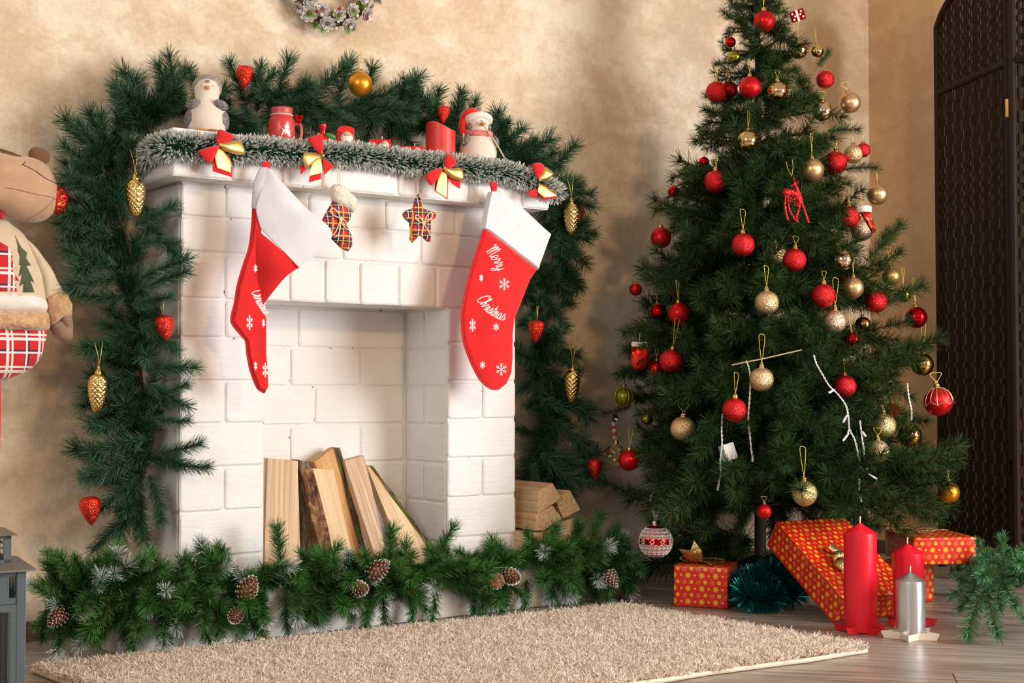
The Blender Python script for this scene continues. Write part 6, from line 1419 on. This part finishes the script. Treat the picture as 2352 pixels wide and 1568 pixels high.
# ================================================================== FOLDING SCREEN
MSCR = M('dark_brown_weave', (.014, .007, .004), .6, var=(60, (.028, .015, .009), .4, .6), spec=.15); MSFR = M('dark_brown_frame', (.020, .010, .006), .6, spec=.2, bmp=(120, .6, .002))
P0 = at(2164, 1300, D=4.30); P0.z = 0; pd = Vector((-.4415, -.897, 0)).normalized()
scr = thing('folding_screen', 'dark brown woven folding screen standing beside the tree', 'folding screen', P0)
def panel(o, d, w, H0, H1):
    nrm = Vector((d.y, -d.x, 0)); 
    def q(u, z, n=0): return o+d*u+Vector((0, 0, z))+nrm*n
    fr = .012; arch_ = lambda u: H0+(H1-H0)*math.sin(PI*u/w)**.7
    part('stile', MB().tube([q(0, .0), q(0, H0)], fr*.9, 8), MSFR, scr, True); part('stile', MB().tube([q(w, .0), q(w, H0)], fr*.9, 8), MSFR, scr, True)
    part('top_rail', MB().tube([q(u, arch_(u)) for u in np.linspace(0, w, 14)], fr, 8), MSFR, scr, True)
    for z in (.10, H0-.20): part('rail', MB().tube([q(0, z), q(w, z)], fr*.9, 8), MSFR, scr, True)
    # woven field: short upright splints between bands, staggered, with slits between them
    mb = MB(); cw = .0268; z = .11; r = 0; zm = H0-.19
    while z < H1-.02:
        tall = (not (zm-.03 < z) and (r // 9) % 2 == 1 or (.42 < z < .78 and r % 2)); rh = .032 if tall else .0175
        off = (r % 2)*cw/2; u = .014-off
        while u < w-.012:
            a_, b_ = max(.012, u), min(w-.012, u+cw-(.0034 if tall else .0034))
            if b_-a_ > .004 and z+rh < arch_((a_+b_)/2)-.004:
                bul = .0025*(1 if (r+int(u/cw)) % 2 else -1)
                m_ = (a_+b_)/2; V = [q(a_, z, -bul*.2), q(m_, z, bul), q(b_, z, -bul*.2), q(a_, z+rh+.0004, -bul*.2), q(m_, z+rh+.0004, bul), q(b_, z+rh+.0004, -bul*.2)]
                V += [v+nrm*-.002 for v in V]
                mb.add(V, [(0, 1, 4, 3), (1, 2, 5, 4), (6, 9, 10, 7), (7, 10, 11, 8), (0, 3, 9, 6), (2, 8, 11, 5), (0, 6, 7, 1), (1, 7, 8, 2), (3, 4, 10, 9), (4, 5, 11, 10)])
            u += cw
        z += rh; r += 1
    w_ = part('woven_field', mb, MSCR, scr, True, smooth=False, fix=False); w_['kind'] = 'stuff'
    u = cw*.5; rods = MB()
    while u < w: rods.box(0, .0012, 0, .0012, 0, 1); rods.v[-8:] = [tuple(q(u+(.0006 if k % 2 else -.0006), (.11 if k < 4 else arch_(u)-.005), (.0006 if k in (2, 3, 6, 7) else -.0006)-.001)) for k in range(8)]; u += cw
panel(P0, pd, .418, 1.655, 1.75)
P1 = P0+pd*(.418+.022); panel(P1, Vector((.32, -.947, 0)).normalized(), .418, 1.655, 1.75)
part('hinge', MB().box(-.006, .006, -.012, .012, 1.3, 1.35).shift(P0+pd*.429), MCAP, scr, True, smooth=False)
part('hinge', MB().box(-.006, .006, -.012, .012, .30, .35).shift(P0+pd*.429), MCAP, scr, True, smooth=False)

# ================================================================== LANTERN
MLAN = M('grey_blue_painted_metal', (.105, .135, .15), .42, .2, bmp=(200, .15, .001)); MPANE = M('lantern_pane', (1, 1, 1), .02, 0, trans=1.0, ior=1.45); MROOF = M('grey_metal_roof', (.20, .19, .17), .5, .3)
LD = 2.36; c0 = at(60, 1400, D=LD); w = .175; ang = math.radians(-8); ex = Vector((math.cos(ang), math.sin(ang), 0)); ey = Vector((-ex.y, ex.x, 0))
LO = Vector((c0.x, c0.y, 0))-ex*w   # front-left foot; the body runs back along ey
ctr = LO+ex*w/2+ey*w/2
lan = thing('metal_lantern', 'grey blue metal and glass lantern with a pitched roof beside the rug', 'lantern', ctr, (0, 0, ang))
ztop = at(60, 1310, D=LD).z; h2 = w/2
def lb(x0, x1, y0, y1, z0, z1): return MB().box(x0, x1, y0, y1, z0, z1)
pw = .015
for sx in (-1, 1):
    for sy in (-1, 1):
        x = sx*(h2-pw/2); y = sy*(h2-pw/2); part('corner_post', lb(x-pw/2, x+pw/2, y-pw/2, y+pw/2, .0, ztop), MLAN, lan, smooth=False, bevel=.001)
part('base_plate', lb(-h2-.006, h2+.006, -h2-.006, h2+.006, .006, .016), MLAN, lan, smooth=False, bevel=.001)
zf = at(60, 1385, D=LD).z
for k in range(4):
    R4 = Matrix.Rotation(k*PI/2, 4, 'Z'); y = -h2+.004
    f = MB(); x0, x1 = -h2+pw, h2-pw
    f.box(x0, x1, y-.002, y+.002, ztop-.010, ztop).box(x0, x1, y-.002, y+.002, zf, zf+.012)
    n_ = 9; stp = (x1-x0)/n_
    part('frieze_frame', MB().box(x0, x1, y-.002, y+.002, ztop-.009, ztop).box(x0, x1, y-.002, y+.002, zf, zf+.010).xf(R4), MLAN, lan, smooth=False)
    for i in range(1, n_, 2): part('frieze_bar', MB().box(x0+i*stp-.004*(1 if 1 else 0), x0+(i+1)*stp+.004, y-.0018, y+.0018, zf+.010, ztop-.009).xf(R4), MLAN, lan, smooth=False)
    df = MB().box(x0, x0+.010, y-.003, y+.003, .018, zf-.001).box(x1-.010, x1, y-.003, y+.003, .018, zf-.001).box(x0+.010, x1-.010, y-.003, y+.003, .018, .030).box(x0+.010, x1-.010, y-.003, y+.003, zf-.013, zf-.001)
    fr_ = part('pane_frame', df.xf(R4), MLAN, lan, smooth=False)
    g_ = part('glass_pane', MB().box(x0+.008, x1-.008, y-.0008, y+.0008, .026, zf-.010).xf(R4), MPANE, fr_, smooth=False)
ro = MB(); e1 = h2+.014; e2 = .066; V = [(sx*e1, sy*e1, ztop) for sx, sy in ((-1, -1), (1, -1), (1, 1), (-1, 1))]+[(sx*e1, sy*e1, ztop+.003) for sx, sy in ((-1, -1), (1, -1), (1, 1), (-1, 1))]+[(sx*e2, sy*e2, ztop+.012) for sx, sy in ((-1, -1), (1, -1), (1, 1), (-1, 1))]
part('roof', ro.add(V, [(3, 2, 1, 0)]+[(k, (k+1) % 4, 4+(k+1) % 4, 4+k) for k in range(4)]+[(4+k, 4+(k+1) % 4, 8+(k+1) % 4, 8+k) for k in range(4)]+[(8, 9, 10, 11)]), MROOF, lan, smooth=False)
zc = ztop+.011; cw = .066
for sx in (-1, 1):
    for sy in (-1, 1): part('cupola_post', lb(sx*(cw-.006)-.006, sx*(cw-.006)+.006, sy*(cw-.006)-.006, sy*(cw-.006)+.006, zc, zc+.047), MLAN, lan, smooth=False)
for k in range(4):
    R4 = Matrix.Rotation(k*PI/2, 4, 'Z'); part('cupola_frame', MB().box(-cw, cw, -cw, -cw+.004, zc, zc+.006).box(-cw, cw, -cw, -cw+.004, zc+.041, zc+.047).box(-cw+.01, cw-.01, -cw+.001, -cw+.003, zc+.024, zc+.028).xf(R4), MLAN, lan, smooth=False)
V = [(sx*(cw+.010), sy*(cw+.010), zc+.047) for sx, sy in ((-1, -1), (1, -1), (1, 1), (-1, 1))]+[(0, 0, zc+.060)]
part('cupola_roof', MB().add(V, [(3, 2, 1, 0)]+[(k, (k+1) % 4, 4) for k in range(4)]), MROOF, lan, smooth=False)
part('carrying_ring', MB().tube([(.022*math.cos(a), 0, zc+.085+.022*math.sin(a)) for a in np.linspace(0, 2*PI, 21)], .002, 6, caps=False), MLAN, lan)

# ================================================================== PLUSH REINDEER
def outline(pts, Y, k=3): return smooth_path([at(x, y, Y=Y) for x, y in pts], k, True)
MPL1 = felt('tan_plush', (.54, .335, .21), (.46, .28, .17), 220); MPL2 = felt('brown_plush', (.20, .095, .035), (.15, .07, .025), 220); MHOOF = felt('taupe_felt', (.30, .19, .135), (.24, .15, .10), 220)
MSWE = felt('cream_knitted_cotton', (.66, .54, .38), (.60, .48, .33), 350); MHEM = felt('white_hem_felt', (.80, .77, .72), (.74, .71, .66), 120); MFUR2 = M('caramel_fur', (.52, .30, .13), 1, var=(60, (.66, .43, .23), .4, .6), bmp=(110, 1, .006), sheen=.5)
MTRG = felt('moss_green_felt', (.085, .11, .045), (.06, .08, .03), 200); MNOSE = glitter('red_sequins', (.66, .006, .006), (.95, .14, .06), 420, .25)
YP = .09; pr = thing('plush_reindeer', 'plush reindeer in a cream tree sweater and red tartan trousers hanging on the wall', 'plush toy', at(20, 700, Y=YP))
DEEP = [(0, 0), (.03, .30), (.08, .50), (.18, .70), (.34, .86), (.55, .96), (.8, 1.0)]
tor = part('sweater', pillow_rings(outline([(-120, 560), (-60, 510), (-20, 500), (6, 500), (25, 516), (48, 534), (72, 568), (92, 606), (104, 650), (108, 700), (106, 740), (40, 752), (-60, 752), (-130, 740), (-140, 640)], YP), NY, .052, DEEP), MSWE, pr, True); bvs = bvh_of(tor)
sh = part('tartan_trousers', pillow_rings(outline([(-110, 745), (0, 745), (100, 748), (104, 775), (98, 805), (80, 838), (45, 860), (0, 872), (-70, 860), (-115, 800)], YP-.003), NY, .046, DEEP), MPLAID2, pr, True)
hem = pillow_rings(outline([(-130, 678), (-60, 668), (0, 672), (20, 668), (38, 678), (60, 672), (82, 676), (104, 690), (108, 714), (60, 720), (-60, 720), (-130, 716)], YP-.008, 4), NY, .050, DEEP); part('white_hem', hem, MHEM, pr, True)
fb = pillow_rings(outline([(-130, 712), (-60, 712), (0, 712), (60, 712), (106, 716), (112, 735), (107, 757), (60, 762), (0, 760), (-60, 760), (-130, 758)], YP-.010, 4), NY, .056, DEEP); fb.v = [tuple(Vector(v)+noise.noise_vector(Vector(v)*70)*.003) for v in fb.v]; part('fur_trim', fb, MFUR2, pr, True)
arm = pillow_rings(outline([(52, 548), (72, 560), (95, 590), (115, 618), (130, 650), (143, 676), (125, 690), (102, 690), (88, 640), (70, 600)], YP-.015), NY, .030, DEEP); part('sleeve', arm, MSWE, pr, True)
cf = pillow_rings(outline([(104, 684), (122, 668), (145, 668), (155, 684), (162, 712), (160, 728), (138, 732), (114, 746), (107, 720)], YP-.018, 4), NY, .036, DEEP); cf.v = [tuple(Vector(v)+noise.noise_vector(Vector(v)*70)*.003) for v in cf.v]; part('fur_cuff', cf, MFUR2, pr, True)
part('hand', pillow_rings(outline([(114, 742), (136, 726), (158, 720), (165, 740), (165, 775), (157, 787), (145, 787), (130, 776), (120, 760)], YP-.016), NY, .024, DEEP), MHOOF, pr, True)
part('thumb', pillow_rings(outline([(138, 722), (155, 717), (164, 730), (163, 748), (152, 754), (143, 744)], YP-.030), NY, .016, DEEP), MHOOF, pr, True)
hdp = [(-90, 360), (-40, 346), (0, 352), (30, 360), (62, 361), (95, 374), (114, 396), (126, 425), (129, 460), (123, 488), (104, 505), (76, 511), (50, 508), (18, 496), (-20, 476), (-80, 460)]
hd_ = part('muzzle', pillow_rings(outline(hdp, YP-.03), NY, .060, DEEP), MPL1, pr, True); bvm = bvh_of(hd_)
def seam(pts, nm, mt, r=.0007): part(nm, MB().tube([onto(bvm, at(p.x, p.y, Y=YP-.03), .0002) for p in smooth_path([Vector((x, y, 0)) for x, y in pts], 6)], r, 5), mt, pr, True)
MST = M('black_stitching', (.02, .02, .025), .7); MSEAM = M('brown_seam', (.22, .11, .06), .9)
seam([(36, 386), (60, 400), (82, 415), (105, 424), (125, 426)], 'mouth', MST, .0009); seam([(42, 379), (32, 387)], 'mouth', MST, .0009)
seam([(-10, 438), (20, 443), (60, 453), (108, 461), (126, 474)], 'seam', MSEAM); seam([(108, 461), (85, 485), (55, 507)], 'seam', MSEAM)
part('ear', MB().ellipsoid(at(90, 358, Y=YP-.005), (.023, .014, .019), 20, 14, rot=(0, .3, 0)), MPL2, pr, True)
part('nose', MB().ellipsoid(at(133, 460, Y=YP-.05), (.021, .024, .031), 24, 18), MNOSE, pr, True)
part('antler', MB().tube([at(-60, 345, Y=YP-.03), at(0, 352, Y=YP-.045), at(30, 358, Y=YP-.045), at(48, 361, Y=YP-.03)], [.014, .010, .007, .003], 10), bark_mat('brown_suede', (.10, .04, .02), (.16, .07, .03), (.24, .11, .05)), pr, True)
part('collar_ties', MB().tube([at(-6, 478, Y=YP-.03), at(4, 490, Y=YP-.04), at(3, 500, Y=YP-.03)], .005, 8), MPLAID2, pr, True)
def applique(pts, nm, mt, off=.0012):
    c = (sum(p[0] for p in pts)/len(pts), sum(p[1] for p in pts)/len(pts)); V = []; D_ = dens(pts, 2); R4 = (1, .66, .33)
    for s_ in R4: V += [onto(bvs, at(c[0]+(x-c[0])*s_, c[1]+(y-c[1])*s_, Y=YP), off) for x, y in D_]
    V.append(onto(bvs, at(*c, Y=YP), off)); n = len(D_)
    F = [(j*n+k, j*n+(k+1) % n, (j+1)*n+(k+1) % n, (j+1)*n+k) for j in range(2) for k in range(n)]+[(2*n+k, 2*n+(k+1) % n, 3*n) for k in range(n)]
    solid(part(nm, MB().add(V, F), mt, pr, True, fix=False), .0012)
applique([(20, 544), (26, 560), (32, 572), (46, 584), (36, 582), (44, 598), (54, 613), (40, 609), (50, 628), (62, 652), (48, 644), (56, 660), (62, 674), (36, 674), (40, 650), (28, 660), (34, 630), (26, 638), (32, 606), (27, 612), (29, 586), (24, 580), (25, 568)], 'green_tree_applique', MTRG)
applique([(-16, 560), (0, 570), (12, 588), (2, 584), (10, 602), (20, 620), (6, 612), (14, 632), (26, 648), (14, 646), (22, 672), (-30, 672), (-36, 600)], 'tartan_tree_applique', MPLAID2)
for x in (-4, -70):
    part('leg', MB().tube([at(x, 860, Y=YP), at(x+1, 950, Y=YP), at(x-1, 1040, Y=YP)], .0045, 8), MRED, pr, True)
    part('boot', pillow_rings(outline([(x-26, 1035), (x-5, 1035), (x-2, 1060), (x-6, 1080), (x-40, 1082), (x-44, 1066)], YP), NY, .02, DEEP), MRED, pr, True)

# ================================================================== WREATH
Wc = at(757, -50, Y=.185); WR = .106
wre = thing('christmas_wreath', 'wreath of silver cones, red berries and pearls hanging on the wall above the mantel', 'wreath', Wc)
part('base_ring', MB().tube([(WR*math.cos(a), 0, WR*math.sin(a)) for a in np.linspace(0, 2*PI, 37)], .014, 10, caps=False), MTWIG, wre)
MSILV = M('silver_painted_cone', (.50, .48, .48), .45, .25, var=(90, (.68, .65, .64), .4, .6)); MBRC = M('brown_cone_core', (.14, .07, .04), .7)
def flower(R=.021):
    mb = MB(); mb.ellipsoid((0, 0, .001), (R*.35, R*.35, R*.25), 10, 6, 1)
    for ringn, (n, rr, up, w) in enumerate(((9, 1.0, .10, .0062), (7, .72, .42, .0055), (5, .42, .72, .0045))):
        for k in range(n):
            a = 2*PI*(k+.5*ringn)/n; d = Vector((math.cos(a), math.sin(a), 0)); s = Vector((-d.y, d.x, 0)); L = R*rr; u = Vector((0, 0, 1))
            V = [d*R*.1-s*w*.4, d*R*.1+s*w*.4, d*L*.75+s*w+u*(L*up*.7), d*L+s*w*.5+u*(L*up+.002), d*L-s*w*.5+u*(L*up+.002), d*L*.75-s*w+u*(L*up*.7)]
            V += [v-u*.0016 for v in V]
            mb.add(V, [(0, 1, 2, 5), (5, 2, 3, 4), (6, 11, 8, 7), (11, 10, 9, 8), (0, 6, 7, 1), (1, 7, 8, 2), (2, 8, 9, 3), (3, 9, 10, 4), (4, 10, 11, 5), (5, 11, 6, 0)], 0)
    me = mb.mesh('cone_flower', False); me.materials.append(MSILV); me.materials.append(MBRC); return me
fm = flower(); berry = MB().ellipsoid((0, 0, 0), (.0050,)*3, 14, 10).mesh('berry'); berry.materials.append(M('dark_red_berry', (.32, .006, .012), .2, coat=.5)); pearl = MB().ellipsoid((0, 0, 0), (.0048,)*3, 14, 10).mesh('pearl'); pearl.materials.append(M('pearl', (.80, .72, .62), .25, .2))
lime = [blade_mesh('lime_sprig', brush([(0, 0, 0), (0, 0, .012), (0, 0, .022)], 2600, .016, (15, 60), .0011, (0, 1), 0, 0, 0, 16), [MN_LIME, MTWIG]) for _ in range(3)]
dgs = [blade_mesh('dark_sprig', brush([(0, 0, 0), (0, 0, .012), (0, 0, .022)], 2600, .015, (25, 70), .0011, (0, 1), 0, 0, 0, 16), [MN_ARCH, MTWIG]) for _ in range(2)]
for me in (berry, pearl): me.polygons.foreach_set('use_smooth', [True]*len(me.polygons))
def wplace(nm, me, a, rr, out, d=None, s=1):
    o = put(nm, me, wre); c = Vector((math.cos(a)*rr, -out, math.sin(a)*rr)); d = d or Vector((math.cos(a)*.5+random.gauss(0, .25), -1, math.sin(a)*.5+random.gauss(0, .25)))
    o.rotation_mode = 'QUATERNION'; o.rotation_quaternion = d.to_track_quat('Z', 'Y') @ Euler((0, 0, random.random()*6)).to_quaternion(); o.location = c; o.scale = (s,)*3
for k in range(26):
    a = 2*PI*k/26+random.uniform(-.05, .05); wplace('cone_flower', fm, a, WR+(.016 if k % 2 else -.012), .018+random.uniform(0, .006), s=random.uniform(.8, 1.05))
for k in range(40):
    a = 2*PI*k/40+random.uniform(-.05, .05); rr = WR+random.choice((-.024, .004, .024)); wplace('red_berry' if k % 2 else 'pearl', berry if k % 2 else pearl, a, rr, .030+random.uniform(-.006, .004))
for k in range(44):
    a = 2*PI*k/44+random.uniform(-.06, .06); d = Vector((math.cos(a+random.gauss(0, .5)), -.6, math.sin(a+random.gauss(0, .5)))); wplace('green_sprig', random.choice(lime if k % 3 else dgs), a, WR+random.choice((-.02, .012, .020)), .012, d, random.uniform(.7, .95))
for k in range(10):
    a = 2*PI*k/10+.15; wplace('cone_flower', fm, a, WR+.020, .010, Vector((math.cos(a), -.2, math.sin(a))), .75)
